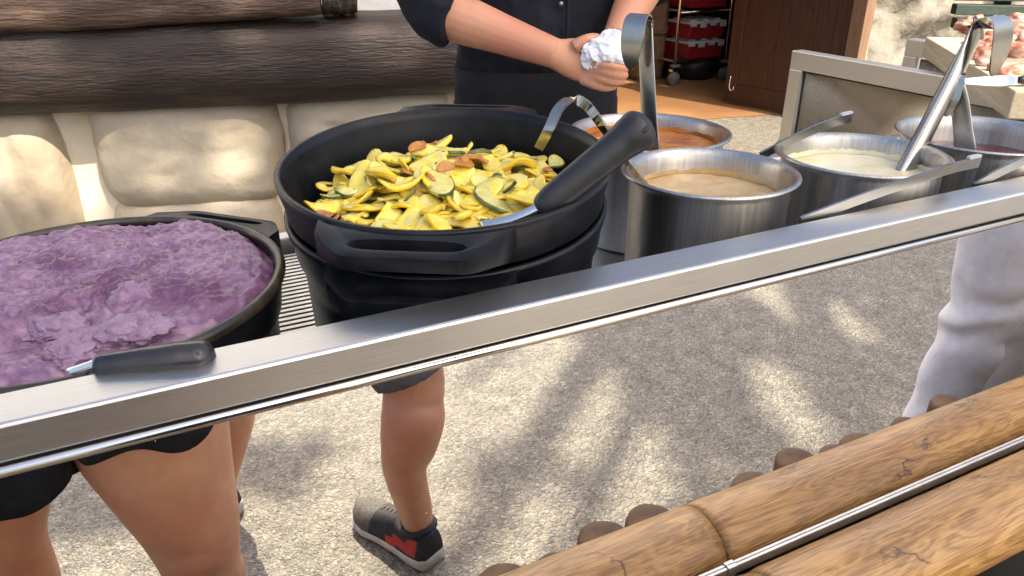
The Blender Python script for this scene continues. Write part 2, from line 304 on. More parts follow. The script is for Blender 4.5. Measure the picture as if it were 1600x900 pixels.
# washed concrete with pebbles
def concrete():
    m = bpy.data.materials.new('exposed_aggregate'); m.use_nodes = True; t = m.node_tree; N = t.nodes; L = t.links
    b = N['Principled BSDF']; b.inputs['Roughness'].default_value = .62
    tc = N.new('ShaderNodeTexCoord')
    nd = N.new('ShaderNodeTexNoise'); nd.inputs['Scale'].default_value = 60; L.new(tc.outputs['Object'], nd.inputs['Vector'])
    ad = N.new('ShaderNodeMixRGB'); ad.blend_type = 'ADD'; ad.inputs[0].default_value = .02; L.new(tc.outputs['Object'], ad.inputs[1]); L.new(nd.outputs['Color'], ad.inputs[2])
    vo = N.new('ShaderNodeTexVoronoi'); vo.inputs['Scale'].default_value = 125; L.new(ad.outputs[0], vo.inputs['Vector'])
    sp = N.new('ShaderNodeSeparateColor'); L.new(vo.outputs['Color'], sp.inputs[0])
    cr = N.new('ShaderNodeValToRGB'); e = cr.color_ramp.elements; e[0].color = (.150, .137, .118, 1); e[0].position = 0; e[1].color = (.44, .395, .31, 1); e[1].position = 1
    for p, c in ((.25, (.235, .215, .178)), (.6, (.295, .268, .215)), (.85, (.36, .31, .225))): q = e.new(p); q.color = (*c, 1)
    L.new(sp.outputs[0], cr.inputs[0])
    n2 = N.new('ShaderNodeTexNoise'); n2.inputs['Scale'].default_value = 14; n2.inputs['Detail'].default_value = 6; n2.inputs['Roughness'].default_value = .7; L.new(tc.outputs['Object'], n2.inputs['Vector'])
    r2 = N.new('ShaderNodeMapRange'); r2.inputs[1].default_value = .36; r2.inputs[2].default_value = .6; r2.inputs[3].default_value = .66; r2.inputs[4].default_value = 1.05; L.new(n2.outputs['Fac'], r2.inputs[0])
    mu = N.new('ShaderNodeMixRGB'); mu.blend_type = 'MULTIPLY'; mu.inputs[0].default_value = 1; L.new(cr.outputs[0], mu.inputs[1]); L.new(r2.outputs[0], mu.inputs[2])
    ed = N.new('ShaderNodeMapRange'); ed.inputs[1].default_value = .25; ed.inputs[2].default_value = .6; ed.inputs[3].default_value = 1; ed.inputs[4].default_value = .74; L.new(vo.outputs['Distance'], ed.inputs[0])
    m3_ = N.new('ShaderNodeMixRGB'); m3_.blend_type = 'MULTIPLY'; m3_.inputs[0].default_value = 1; L.new(mu.outputs[0], m3_.inputs[1]); L.new(ed.outputs[0], m3_.inputs[2])
    L.new(m3_.outputs[0], b.inputs['Base Color'])
    iv = N.new('ShaderNodeMath'); iv.operation = 'SUBTRACT'; iv.inputs[0].default_value = 1; L.new(vo.outputs['Distance'], iv.inputs[1])
    bp = N.new('ShaderNodeBump'); bp.inputs['Strength'].default_value = .9; bp.inputs['Distance'].default_value = .004; L.new(iv.outputs[0], bp.inputs['Height']); L.new(bp.outputs[0], b.inputs['Normal'])
    return m
M['concrete'] = concrete()

# ------------------------------------------------------------ ground
bm = bmesh.new(); bmesh.ops.create_grid(bm, x_segments=1, y_segments=1, size=150)
tag(obj('ground', bm, M['concrete'], smooth=False), kind='structure')
# orange kitchen floor with a curved edge
bm = bmesh.new()
edge = [atz(x, y, .004) for x, y in ((880, 196), (960, 194), (1040, 190), (1100, 186), (1160, 182), (1228, 177))] + [Vector((5.2, 4.35, .004))]
vv = [bm.verts.new((2.2, 8.2, .004))] + [bm.verts.new((p.x, p.y, .004)) for p in edge] + [bm.verts.new((6.9, 4.6, .004)), bm.verts.new((6.9, 8.2, .004))]
bm.faces.new(vv); tag(obj('kitchen_floor', bm, M['orange_floor'], smooth=False), kind='structure')

# ------------------------------------------------------------ left wall of stones and timber
WA, WB = Vector((-.44, 3.0, 0)), Vector((.99, 2.62, 0)); WD = (WB-WA).normalized(); WN = Vector((WD.y, -WD.x, 0))   # WN faces the camera
def wpt(x, y):
    r = ray(x, y); t = (WA-CAM).dot(WN)/r.dot(WN); p = CAM+r*t; return (p-WA).dot(WD), p.z
def W(u, z, n=0): return WA + WD*u + WN*n + Vector((0, 0, z))
wall = thing('stone_wall', 'cream plaster wall with rounded painted stones under dark timbers', 'wall', W(0, 0))
bm = bmesh.new()
nu, nz = 60, 26
g = [[bm.verts.new(W(-3.2+4.95*i/nu, 0+.92*j/nz, .012*fn((i*.2, j*.2, 3), 1))) for j in range(nz+1)] for i in range(nu+1)]
for i in range(nu):
    for j in range(nz): bm.faces.new((g[i][j], g[i+1][j], g[i+1][j+1], g[i][j+1]))
bk = [bm.verts.new(W(u, z, -.35)) for u, z in ((-3.2, 0), (1.75, 0), (1.75, .92), (-3.2, .92))]
bm.faces.new(bk); bm.faces.new((g[nu][0], g[nu][nz], bk[2], bk[1])) if False else None
P(wall, obj('plaster', bm, M['plaster']))
P(wall, obj('upper_plaster', (lambda b: (beam(b, W(-3.2, 1.75, -.2), W(1.75, 1.75, -.2), WN*.15, Vector((0, 0, .85))), b)[1])(bmesh.new()), M['white_wall'], smooth=False))
P(wall, obj('wall_core', (lambda b: (beam(b, W(-3.2, .46, -.2), W(1.75, .46, -.2), WN*.15, Vector((0, 0, .45))), b)[1])(bmesh.new()), M['plaster'], smooth=False))
def stone(px, seed, bulge=.115):
    u0, z1 = wpt(px[0], px[1]); u1, z0 = wpt(px[2], px[3])
    stone_uv(u0, u1, z0, z1, seed, bulge)
def stone_uv(u0, u1, z0, z1, seed, bulge=.115):
    bm = bmesh.new(); n = 26; vs_ = {}
    cu, cz, hu, hz = (u0+u1)/2, (z0+z1)/2, (u1-u0)/2*1.05, (z1-z0)/2*1.07
    for i in range(n+1):
        for j in range(n+1):
            a, b = 2*i/n-1, 2*j/n-1
            e = (abs(a)**5+abs(b)**5)**.2
            k = max(abs(a), abs(b))/e if e > 1e-6 else 1       # rounded-rectangle outline
            h = max(0, 1-max(abs(a), abs(b))**4)
            wob = .035*fn((a*1.5+seed*7, b*1.5, seed), 1, 3)
            q = W(cu+a*k*hu*(1+wob), cz+b*k*hz*(1+wob*1.5), bulge*h**.6 - .008 + .012*fn((a*2+seed*5, b*2, 1), 1.2, 4)*h)
            vs_[i, j] = bm.verts.new(q)
    for i in range(n):
        for j in range(n): bm.faces.new((vs_[i, j], vs_[i+1, j], vs_[i+1, j+1], vs_[i, j+1]))
    P(wall, obj('stone', bm, M['stone']))
stone((-60, 163, 152, 420), 1); stone((134, 152, 452, 306), 2); stone((446, 143, 700, 262), 3); stone((172, 312, 455, 440), 4)
stone((470, 275, 720, 420), 5); stone((-330, 175, -75, 330), 6)
for k, (a, b, c, d) in enumerate(((-1.9, -1.35, .42, .80), (-2.6, -1.95, .45, .82), (-1.35, -.75, .03, .40), (-2.1, -1.4, .02, .38), (-.6, -.05, .02, .26), (0, .6, .02, .24), (.7, 1.2, .02, .22), (1.05, 1.6, .35, .72))): stone_uv(a, b, c, d, 10+k)

def timber(name, pts, rad, m, seed, label, seg=28, rough_=.05, flatten=1.0):
    bm = bmesh.new(); n = 60; rings = []
    for i in range(n+1):
        t = i/n*(len(pts)-1); k = min(int(t), len(pts)-2); p = pts[k].lerp(pts[k+1], t-k); r = rad[k]+(rad[k+1]-rad[k])*(t-k)
        d = (pts[-1]-pts[0]).normalized(); nn = Vector((d.y, -d.x, 0)).normalized(); uu = nn.cross(d) if nn.cross(d).z > 0 else d.cross(nn)
        ring = []
        for s in range(seg):
            a = 2*math.pi*s/seg; c, s_ = math.cos(a), math.sin(a)
            e = (abs(c)**3.2+abs(s_)**3.2)**(-1/3.2)
            rr_ = r*e*(1+rough_*fn((i*.12, c*1.3+seed, s_*1.3), 1.2, 5))
            ring.append(bm.verts.new(p + nn*c*rr_*flatten + uu*s_*rr_))
        rings.append(ring)
    for i in range(n):
        for s in range(seg): bm.faces.new((rings[i][s], rings[i][(s+1) % seg], rings[i+1][(s+1) % seg], rings[i+1][s]))
    bm.faces.new(rings[0][::-1]); bm.faces.new(rings[-1])
    return tag(obj(name, bm, m), label, 'timber')
def wq(x, y, n): u, z = wpt(x, y); return W(u, z, n)
timber('timber_beam', [wq(-700, 130, .04), wq(0, 101, .04), wq(400, 88, .04), wq(760, 76, .04), wq(880, 73, .04)], [.150, .148, .146, .138, .13], M['beam'], 1, 'thick dark hewn timber beam resting on the stones, behind the cook')
timber('timber_log', [wq(-700, 32, .14), wq(0, 10, .14), wq(300, -4, .14), wq(502, -12, .14)], [.075, .07, .065, .058], M['beam2'], 5, 'lighter brown weathered log on top of the dark beam, top left', rough_=.09)
timber('timber_block', [wq(505, -14, .10), wq(530, -12, .10), wq(558, -10, .10)], [.062, .062, .055], M['beam'], 9, 'short dark timber stub beside the end of the weathered log', rough_=.1)

# ------------------------------------------------------------ background building
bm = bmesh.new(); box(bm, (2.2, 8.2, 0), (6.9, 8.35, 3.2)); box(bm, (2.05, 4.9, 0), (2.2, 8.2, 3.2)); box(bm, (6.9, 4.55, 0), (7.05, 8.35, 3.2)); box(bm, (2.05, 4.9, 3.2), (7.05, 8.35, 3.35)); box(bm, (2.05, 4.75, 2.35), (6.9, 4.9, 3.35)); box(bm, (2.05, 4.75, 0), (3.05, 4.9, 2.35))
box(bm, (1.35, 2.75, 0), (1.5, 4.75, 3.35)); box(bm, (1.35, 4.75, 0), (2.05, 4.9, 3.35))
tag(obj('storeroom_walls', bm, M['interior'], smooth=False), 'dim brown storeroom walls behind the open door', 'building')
# open door
DL = atz(1130, 158, .02); DRr = atz(1228, 177, .02); dd = (DRr-DL); dd.z = 0; dd.normalize(); dn = Vector((-dd.y, dd.x, 0))
if dn.y > 0: dn = -dn
DWID = 1.02
door = thing('open_door', 'dark red-brown wooden door standing open at the storeroom', 'door', (DL.x, DL.y, 0))
def dbox(u0, u1, z0, z1, n0, n1):
    b = bmesh.new(); a = DL+dd*((u0+u1)/2)+dn*((n0+n1)/2); beam(b, Vector((a.x, a.y, z0)), Vector((a.x, a.y, z1)), dd*((u1-u0)/2), dn*((n1-n0)/2)); return b
P(door, obj('leaf_panel', dbox(.10, DWID-.10, .16, 2.0, -.035, -.012), M['door'], smooth=False))
for a, b_ in ((0, .11), (DWID-.11, DWID)): P(door, obj('stile', dbox(a, b_, .02, 2.05, -.045, 0), M['door'], bevel=.004))
for a, b_ in ((.02, .18), (1.0, 1.1), (1.92, 2.05)): P(door, obj('rail', dbox(.112, DWID-.112, a, b_, -.044, -.002), M['door'], bevel=.004))
for k in range(5):
    u = .11+(DWID-.22)*(k+.5)/5
    P(door, obj('plank', dbox(u-(DWID-.22)/10+.004, u+(DWID-.22)/10-.004, .18, 1.92, -.02, -.008), M['door'], bevel=.003))
bm = bmesh.new(); hp = DL+dd*.055+dn*.012
loft(bm, [hp+Vector((0, 0, .22)), hp+Vector((0, 0, .13)), hp+dd*.02+Vector((0, 0, .10)), hp+dd*.04+Vector((0, 0, .115)), hp+dd*.042+Vector((0, 0, .14))], [.006]*5, 8, sub=4)
P(door, obj('hook', bm, M['steel_smooth']))
b = dbox(DWID+.012, DWID+.12, 0, 2.3, -.10, .02); tag(obj('door_post', b, M['doorframe'], bevel=.005), 'brown wooden post at the hinge side of the open door', 'post')
# plastered pillar + rockwork right of the door
ED = DL+dd*(DWID+.14)
bm = bmesh.new(); c = Vector((ED.x+.16, ED.y+.30, 0)); rings = []
lathe(bm, [(0, 0), (.15, 0), (.17, .3), (.155, .72), (.13, .80), (.16, .90), (.19, 1.06), (.17, 1.22), (.14, 1.3), (.16, 1.6), (.15, 2.3), (0, 2.3)], (c.x, c.y, 0), 24)
for v in bm.verts:
    f = fn(v.co, 3, 3)*.03; v.co.x += f; v.co.y += f
tag(obj('plaster_pillar', bm, M['pillar']), 'lumpy ochre plaster pillar beside the brown door post', 'pillar')
bm = bmesh.new(); n1, n2 = 90, 60
ra, rb = Vector((ED.x+.2, ED.y+.75, 0)), Vector((ED.x+5.2, ED.y+.1, 0)); rn = Vector(((rb-ra).y, -(rb-ra).x, 0)).normalized()
g = []
for i in range(n1+1):
    row = []
    for j in range(n2+1):
        p = ra.lerp(rb, i/n1)+Vector((0, 0, 2.6*j/n2))
        d = noise.fractal(p*1.6, .8, 2.1, 6)*.20 + abs(noise.noise(p*1.1+Vector((4, 2, 1))))*.35 - noise.cell(p*1.5)*.05
        row.append(bm.verts.new(p+rn*d))
    g.append(row)
for i in range(n1):
    for j in range(n2): bm.faces.new((g[i][j], g[i+1][j], g[i+1][j+1], g[i][j+1]))
back = [bm.verts.new(q - rn*.8) for q in (ra, rb, rb+Vector((0, 0, 2.6)), ra+Vector((0, 0, 2.6)))]
bm.faces.new(back); bm.faces.new((back[3], back[2], g[n1][n2], g[0][n2])); bm.faces.new((back[0], back[3], g[0][n2], g[0][0])); bm.faces.new((back[2], back[1], g[n1][0], g[n1][n2]))
tag(obj('rock_wall', bm, M['rock']), 'craggy grey and tan rockwork wall right of the door', 'wall')
# dark green slatted bench beyond the board
gb = thing('green_slat_bench', 'dark green slatted timber seat top right behind the prawns', 'bench', (4.0, 2.9, 0))
for k in range(4):
    a = aty(1490, 36-k*22, 2.75+.02*k); b_ = aty(1760, 44-k*24, 2.45+.02*k); bm = bmesh.new(); beam(bm, a, b_, Vector((.02, .03, 0)), Vector((0, 0, .026))); P(gb, obj('slat', bm, M['green'], bevel=.004))
a = aty(1560, 30, 2.74); bm = bmesh.new(); beam(bm, Vector((a.x, a.y, 0)), Vector((a.x, a.y, a.z+.2)), Vector((.03, 0, 0)), Vector((0, .03, 0))); P(gb, obj('leg', bm, M['green']))
a = aty(1740, 30, 2.52); bm = bmesh.new(); beam(bm, Vector((a.x, a.y, 0)), Vector((a.x, a.y, a.z+.2)), Vector((.03, 0, 0)), Vector((0, .03, 0))); P(gb, obj('leg', bm, M['green']))

# rack trolley with crates
rk = atz(1052, 132, 0.0); rx, ry = rk.x, rk.y
rack = thing('rack_trolley', 'steel rack trolley on castors in the dark storeroom doorway', 'trolley', (rx, ry, 0))
RW, RD = .62, .5
shelfz = [.215, .62, 1.03, 1.44]
for dx in (0, RW):
    for dy in (0, RD):
        bm = bmesh.new(); loft(bm, [Vector((rx+dx, ry+dy, .15)), Vector((rx+dx, ry+dy, 1.75))], [.016, .016], 12); P(rack, obj('upright', bm, M['steel_smooth']))
        bm = bmesh.new(); lathe(bm, [(0, -.018), (.055, -.018), (.062, -.010), (.062, .010), (.055, .018), (0, .018)], seg=24)
        wh = o = obj('castor_wheel', bm, M['rubber']); o.location = (dx-.02, dy-.02, .064); o.rotation_euler = (0, R(90), R(70))
        bm = bmesh.new(); box(bm, (dx-.045, dy-.03, .125), (dx+.03, dy+.03, .15)); box(bm, (dx-.045, dy-.026, .05), (dx-.0, dy-.020, .128)); o = obj('castor_fork', bm, M['steel_smooth'], rack, smooth=False); wh.parent = o
        bm = bmesh.new(); lathe(bm, [(0, .165), (.05, .165), (.055, .178), (.05, .19), (0, .19)], (dx, dy, 0), 20); obj('bumper', bm, M['rubber'], rack)
for z in shelfz[:1]+shelfz[2:]:
    bm = bmesh.new(); box(bm, (0, 0, z-.012), (RW, RD, z+.012)); obj('shelf', bm, M['steel_smooth'], rack, bevel=.004)
bm = bmesh.new(); loft(bm, [Vector((0, 0, .66)), Vector((RW, 0, .66))], [.01, .01], 8); obj('crossbar', bm, M['steel_smooth'], rack)
def crate(x, y, z, label):
    t = thing('red_crate', label, 'crate', (x, y, z), 'red crates on the rack trolley')
    bm = bmesh.new(); w_, d_, h_ = .42, .36, .135
    box(bm, (0, 0, 0), (w_, .012, h_)); box(bm, (0, d_-.012, 0), (w_, d_, h_)); box(bm, (0, .012, 0), (.012, d_-.012, h_)); box(bm, (w_-.012, .012, 0), (w_, d_-.012, h_)); box(bm, (.012, .012, 0), (w_-.012, d_-.012, .01))
    obj('crate_body', bm, M['red'], t, bevel=.004)
    for k in range(3):
        bm = bmesh.new(); box(bm, (.02+k*.14, -.007, .03), (.03+k*.14, 0, h_-.02)); obj('rib', bm, M['red'], t)
    bm = bmesh.new(); box(bm, (-.012, -.012, h_), (w_+.012, d_+.012, h_+.022))
    for k in range(4): box(bm, (.0+k*.12, -.013, h_-.022-.014*(k % 2)), (.075+k*.12, -.0085, h_))
    for k in range(3): box(bm, (.03+k*.14, .02, h_+.022), (.1+k*.14, .3, h_+.04))
    obj('lid', bm, M['greylid'], t, smooth=False)
crate(rx+.16, ry+.03, shelfz[0]+.013, 'red plastic crate on the lowest shelf of the rack trolley')
crate(rx+.16, ry+.03, shelfz[0]+.195, 'red plastic crate stacked on the lowest red crate')
crate(rx+.16, ry+.03, .671+.02, 'topmost red plastic crate, above the trolley crossbar')
bm = bmesh.new(); box(bm, (.1, 0, .655), (.6, .45, .672)); obj('shelf', bm, M['steel_smooth'], rack, smooth=False)
for k, (px, w_, h_, z) in enumerate(((1036, .30, .42, 0.0), (1040, .26, .30, .43), (1038, .3, .34, .74))):
    p = aty(px, 100, ry+.25); bm = bmesh.new(); box(bm, (-w_/2, 0, 0), (w_/2, .34, h_)); bmesh.ops.subdivide_edges(bm, edges=bm.edges, cuts=7, use_grid_fill=True)
    for v in bm.verts: v.co += Vector((fn(v.co+Vector((k, 0, 0)), 9, 3), fn(v.co+Vector((0, k, 5)), 9, 3), 0))*.018
    tag(obj('wrapped_parcel', bm, M['wrap'], loc=(p.x-.10, ry+.30, z+.002)), ['large brown wrapped parcel on the storeroom floor left of the trolley', 'small brown wrapped parcel in the middle of the stack left of the trolley', 'brown wrapped parcel topping the stack left of the trolley'][k], 'parcel', 'wrapped parcels beside the trolley')
bm = bmesh.new(); lathe(bm, [(0, 0), (.2, 0), (.23, .1), (.24, .19), (.0, .19)], (0, 0, 0), 28); tag(obj('black_tub', bm, M['plastic_black'], loc=(rx+.42, ry+.24, .004)), 'low black tub on the floor under the trolley shelf', 'tub')

# ------------------------------------------------------------ front buffet counter
RT = CAM.z - MY/1.755           # rail top
RB = CAM.z - MY/1.590           # rail bottom
STR = CAM.z - MY/.700           # channel top
X0, X1 = -1.6, 2.6
ctr = thing('buffet_counter', 'stainless steel buffet counter with square rail and mirror-polished front panel', 'counter', (0.3, MY, 0))
def cpart(name, bm, m, smooth=False, bevel=0, label=None, parent=None):
    o = obj(name, bm, m, smooth=smooth, bevel=bevel); o.parent = parent or ctr; o.matrix_parent_inverse = Matrix.Translation(-ctr.location)
    if label: o['label'] = label
    return o
cpart('square_rail', boxm((X0, MY, RB), (X1, MY+.048, RT)), M['steel'], bevel=.003, label='brushed square steel rail along the counter front')
bm = bmesh.new(); loft(bm, [Vector((X0, MY+.002, RB-.0072)), Vector((X1, MY+.002, RB-.0072))], [(.0048, .0045)]*2, 16, flat=(0, 0, 1)); cpart('edge_bead', bm, M['steel_smooth'], True)
cpart('shadow_gap', boxm((X0, MY+.006, RB-.02), (X1, MY+.04, RB-.0005)), M['dark'])
cpart('mirror_panel', boxm((X0, MY+.0015, STR-.03), (X1, MY+.006, RB-.012)), M['mirror'], label='mirror-polished front panel reflecting the floor and legs')
SEAM = atz(1143, 884, STR).x
for a, b_ in ((X0, SEAM-.0085), (SEAM+.0085, X1)): cpart('bottom_channel', boxm((a, MY-.0035, STR-.016), (b_, MY+.0012, STR)), M['channel'], bevel=.0012)
cpart('channel_joint', boxm((SEAM-.008, MY-.0048, STR-.0175), (SEAM+.008, MY+.0012, STR+.0015)), M['channel'], bevel=.001)
cpart('front_skirt', boxm((X0, MY+.008, .02), (X1, MY+.03, STR-.018)), M['dark'])
GZ = .885
cpart('tray', boxm((X0, MY+.05, GZ-.06), (X1, 1.17, GZ-.045)), M['dark'])
cpart('back_rail', boxm((X0, 1.17, GZ-.07), (X1, 1.20, GZ+.02)), M['steel'], bevel=.003)
cpart('back_panel', boxm((X0, 1.172, .05), (X1, 1.19, GZ-.072)), M['steel_sat'])
gm = None
for k in range(42):
    y = MY+.062+k*.0130
    if gm is None:
        o = cpart('grate_bar', boxm((-.95, -.0035, 0), (.97, .0035, .012)), M['grate'], bevel=0); gm = o.data
    else:
        o = bpy.data.objects.new('grate_bar', gm); COL.objects.link(o); o.parent = ctr; o.matrix_parent_inverse = Matrix.Translation(-ctr.location)
    o.location = (-.42, y, GZ-.012)
cpart('grate_support', boxm((-1.2, MY+.055, GZ-.044), (-1.17, 1.165, GZ-.0125)), M['grate']); cpart('grate_support', boxm((.1, MY+.055, GZ-.044), (.13, 1.165, GZ-.0125)), M['grate'])
cpart('hot_plate', boxm((.56, MY+.052, GZ-.044), (1.70, 1.165, GZ-.004)), M['steel'])
cpart('leg', boxm((X0, 1.1, 0), (X0+.04, 1.14, GZ-.061)), M['steel']); cpart('leg', boxm((X1-.04, 1.1, 0), (X1, 1.14, GZ-.061)), M['steel'])
cpart('leg', boxm((X0, .6, 0), (X0+.04, .64, GZ-.061)), M['steel']); cpart('leg', boxm((X1-.04, .6, 0), (X1, .64, GZ-.061)), M['steel'])

# ------------------------------------------------------------ log rail and posts
LR, LY, LZ = .0635, .4815, CAM.z-.822
def logrun(xa, xb, seed, label):
    bm = bmesh.new(); n = max(24, int((xb-xa)*70)); seg = 40; rings = []
    for i in range(n+1):
        x = xa+(xb-xa)*i/n; e = 1.0
        dx = min(x-xa, xb-x)
        if dx < .012: e = .975+.025*(max(dx, 0)/.012)**.5
        ring = []
        for s in range(seg):
            a = 2*math.pi*s/seg
            r_ = LR*e*(1+.012*fn((x*2.5+seed, math.cos(a), math.sin(a)), 1.5, 3)) - .0012*max(0, fn((x*9, math.cos(a)*9, math.sin(a)*9+seed), 1, 2)-.25)
            ring.append(bm.verts.new((x, LY-.0015+r_*math.cos(a), LZ+r_*math.sin(a))))
        rings.append(ring)
    for i in range(n):
        for s in range(seg): bm.faces.new((rings[i][s], rings[i][(s+1) % seg], rings[i+1][(s+1) % seg], rings[i+1][s]))
    bm.faces.new(rings[0][::-1]); bm.faces.new(rings[-1])
    return tag(obj('log_rail', bm, M['log']), label, 'log', 'horizontal logs along the counter foot')
LS = atz(1172, 884, LZ+LR*.8).x
logrun(LS+.002, 2.6, 3, 'long golden varnished log along the panel foot, right of the joint')
logrun(-1.6, LS-.002, 8, 'golden varnished log left of the joint, mostly seen in the polished panel')
k = 0
px_ = [-.55, -.43, -.32, -.2, -.09, .02, .13, .235, .33, .425, .52, .62, .715, .82, .915, 1.02, 1.12, 1.22, 1.33]
for x in px_:
    k += 1; r_ = .041+.008*math.sin(k*2.3); zt = LZ-.050+.016*math.sin(k*1.7+1)
    bm = bmesh.new(); lathe(bm, [(0, 0), (r_, 0), (r_*1.02, zt*.5), (r_, zt-.010), (r_*.96, zt-.003), (r_*.88, zt), (r_*.5, zt+.002), (0, zt+.001)], seg=18)
    for v in bm.verts: v.co += Vector((fn(v.co+Vector((k, 0, 0)), 9, 2), fn(v.co+Vector((0, k, 0)), 9, 2), 0))*.006
    tag(obj('palisade_post', bm, M['post'], loc=(x+.012*math.sin(k*5.1), LY-LR-.050-.004*math.cos(k*3.3), 0)), 'dark brown round post in the row in front of the golden log', 'post', 'palisade posts in front of the logs')

# ------------------------------------------------------------ black pots
def pot_mesh(r, h, th=.007, taper=.86):
    bm = bmesh.new()
    lathe(bm, [(0, 0), (r*taper*.93, 0), (r*taper, .012), (r*(taper*.5+.465), h*.5), (r*(.20*taper+.755), h*.70), (r*.945, h-.052), (r*.962, h-.047), (r*.972, h-.030), (r*.988, h-.016), (r, h-.006), (r, h-.001), (r-.003, h), (r-th, h-.001), (r-th-.003, h-.012), (r*.94-th, h-.05), (r*taper-th*.6, .025), (r*taper*.85, .012), (0, .010)], seg=96)
    return bm
def handle_mesh(r, z, ang, wid=.21, out=.038, th=.015):
    """flange with a slot, in pot coordinates"""
    bm = bmesh.new(); ca, sa = math.cos(ang), math.sin(ang)
    def pt(u, v, zz): return Vector((ca*v-sa*u, sa*v+ca*u, zz))   # u sideways, v outwards
    def arc(u): return math.sqrt(max(0, (r-.0045)**2-u*u))
    N_ = 32; outer = []; inner = []
    W2 = wid/2
    for i in range(N_+1):
        t = -1+2*i/N_
        uo = t*W2; q_ = min(1, max(0, (1-abs(t))/.46)); vo = r+out*(q_*q_*(3-2*q_))**.8
        outer.append((uo*1.0, max(vo if abs(t) < .999 else arc(W2)+.001, arc(uo)+.001)))
    # ring of quads: arc side, slot, outer side
    slot_w, s0, s1 = wid*.29, r+.010, r+out-.011
    def shape(zt, zb, zo):
        pass
    top = []; 
    rows_o = outer; rows_a = [(-W2+2*W2*i/N_, arc(-W2+2*W2*i/N_)) for i in range(N_+1)]
    def slot(i, side):
        t = -1+2*i/N_; u = t*slot_w
        e = max(0, 1-abs(t)**5)
        mid = (s0+s1)/2; hv = (s1-s0)/2*e**.5
        return (u, mid+(hv if side else -hv))
    def zz(v, low): # top surface droops slightly outward; underside slopes
        k = (v-r)/out
        return z-.002-.006*max(0, k) - ((th+.012*(1-max(0, min(1, k)))) if low else 0)
    for low in (0, 1):
        A = [bm.verts.new(pt(u, v, zz(v, low))) for u, v in rows_a]; O = [bm.verts.new(pt(u, v, zz(v, low))) for u, v in rows_o]
        S0 = [bm.verts.new(pt(*slot(i, 0), zz(slot(i, 0)[1], low))) for i in range(N_+1)]; S1 = [bm.verts.new(pt(*slot(i, 1), zz(slot(i, 1)[1], low))) for i in range(N_+1)]
        for i in range(N_):
            bm.faces.new((A[i], A[i+1], S0[i+1], S0[i])); bm.faces.new((S1[i], S1[i+1], O[i+1], O[i]))
        bm.faces.new((A[0], S0[0], S1[0], O[0])); bm.faces.new((A[N_], O[N_], S1[N_], S0[N_]))
        top.append((A, O, S0, S1))
    (A, O, S0, S1), (A2, O2, T0, T1) = top
    for i in range(N_):
        bm.faces.new((O[i], O[i+1], O2[i+1], O2[i])); bm.faces.new((S0[i], S0[i+1], T0[i+1], T0[i])); bm.faces.new((S1[i], S1[i+1], T1[i+1], T1[i])); bm.faces.new((A[i], A[i+1], A2[i+1], A2[i]))
    bmesh.ops.remove_doubles(bm, verts=bm.verts, dist=.0004)
    return bm
def pot(loc, r, h, ang, label, m='iron', wid=.20, taper=.86):
    t = thing('black_cast_pot', label, 'pot', loc, 'black cast pots on the grate')
    b = obj('pot_body', pot_mesh(r, h, taper=taper), M['iron'], t)
    for a in (ang, ang+math.pi):
        o = obj('handle', handle_mesh(r, h, a, wid), M['iron'], t); bv = o.modifiers.new('b', 'BEVEL'); bv.width = .003; bv.segments = 3; bv.limit_method = 'ANGLE'; bv.angle_limit = R(40); es = o.modifiers.new('e', 'EDGE_SPLIT'); es.split_angle = R(50)
    return t, b
PP = Vector((-.099, .813, 0)); PR = .202; PZ = 1.027
BP = Vector((.304, .808, 0)); BR = .196; BZ = 1.110; BROT = (R(4.74), R(-2.63), 0)   # the stacked pair leans a little
BN = Vector((math.sin(R(-2.63)), -math.sin(R(4.74)), 1)).normalized()
ang_b = math.atan2(*( (lambda a, b: ((a-b).y, (a-b).x))(atz(612, 374, BZ), BP) ))
ang_p = math.atan2(*( (lambda a, b: ((a-b).y, (a-b).x))(atz(345, 338, PZ), PP) ))
t1, b1 = pot((PP.x, PP.y, GZ), PR, PZ-GZ, ang_p, 'black round cast pot full of purple mash, left on the grate', taper=.925)
bm = bmesh.new(); lathe(bm, [(PR+.0012, PZ-GZ-.008), (PR+.002, PZ-GZ-.003), (PR, PZ-GZ+.001), (PR-.004, PZ-GZ+.002), (PR-.0078, PZ-GZ+.0005), (PR-.010, PZ-GZ-.010), (PR-.006, PZ-GZ-.006)], seg=96); obj('worn_rim', bm, M['iron_rim'], b1)
CB = Vector((BP.x, BP.y, BZ))
def leaning(d, r, h, label, tp=.86):
    t, b = pot(CB-BN*(d+h), r, h, ang_b, label, taper=tp); t.rotation_euler = BROT
leaning(.052, BR-.003, .165, 'empty black cast pot nested underneath the pot of squash', .925)
leaning(0, BR, .145, 'black cast pot of roasted squash, on top of the nested pair')

# purple mash
def heap(name, c, r, z, f, m, n=110, seg=170):
    bm = bmesh.new(); rings = [[bm.verts.new((c.x, c.y, z+f(c.x, c.y, 0)))]]
    for i in range(1, n+1):
        q = r*i/n; rings.append([bm.verts.new((c.x+q*math.cos(2*math.pi*k/seg), c.y+q*math.sin(2*math.pi*k/seg), z+f(c.x+q*math.cos(2*math.pi*k/seg), c.y+q*math.sin(2*math.pi*k/seg), i/n))) for k in range(seg)])
    for k in range(seg): bm.faces.new((rings[0][0], rings[1][k], rings[1][(k+1) % seg]))
    for i in range(1, n):
        for k in range(seg): bm.faces.new((rings[i][k], rings[i+1][k], rings[i+1][(k+1) % seg], rings[i][(k+1) % seg]))
    bt = bm.verts.new((c.x, c.y, z-.06))
    for k in range(seg): bm.faces.new((rings[n][k], bt, rings[n][(k+1) % seg]))
    return obj(name, bm, m)
SC = [atz(110, 520, PZ), atz(165, 500, PZ)]
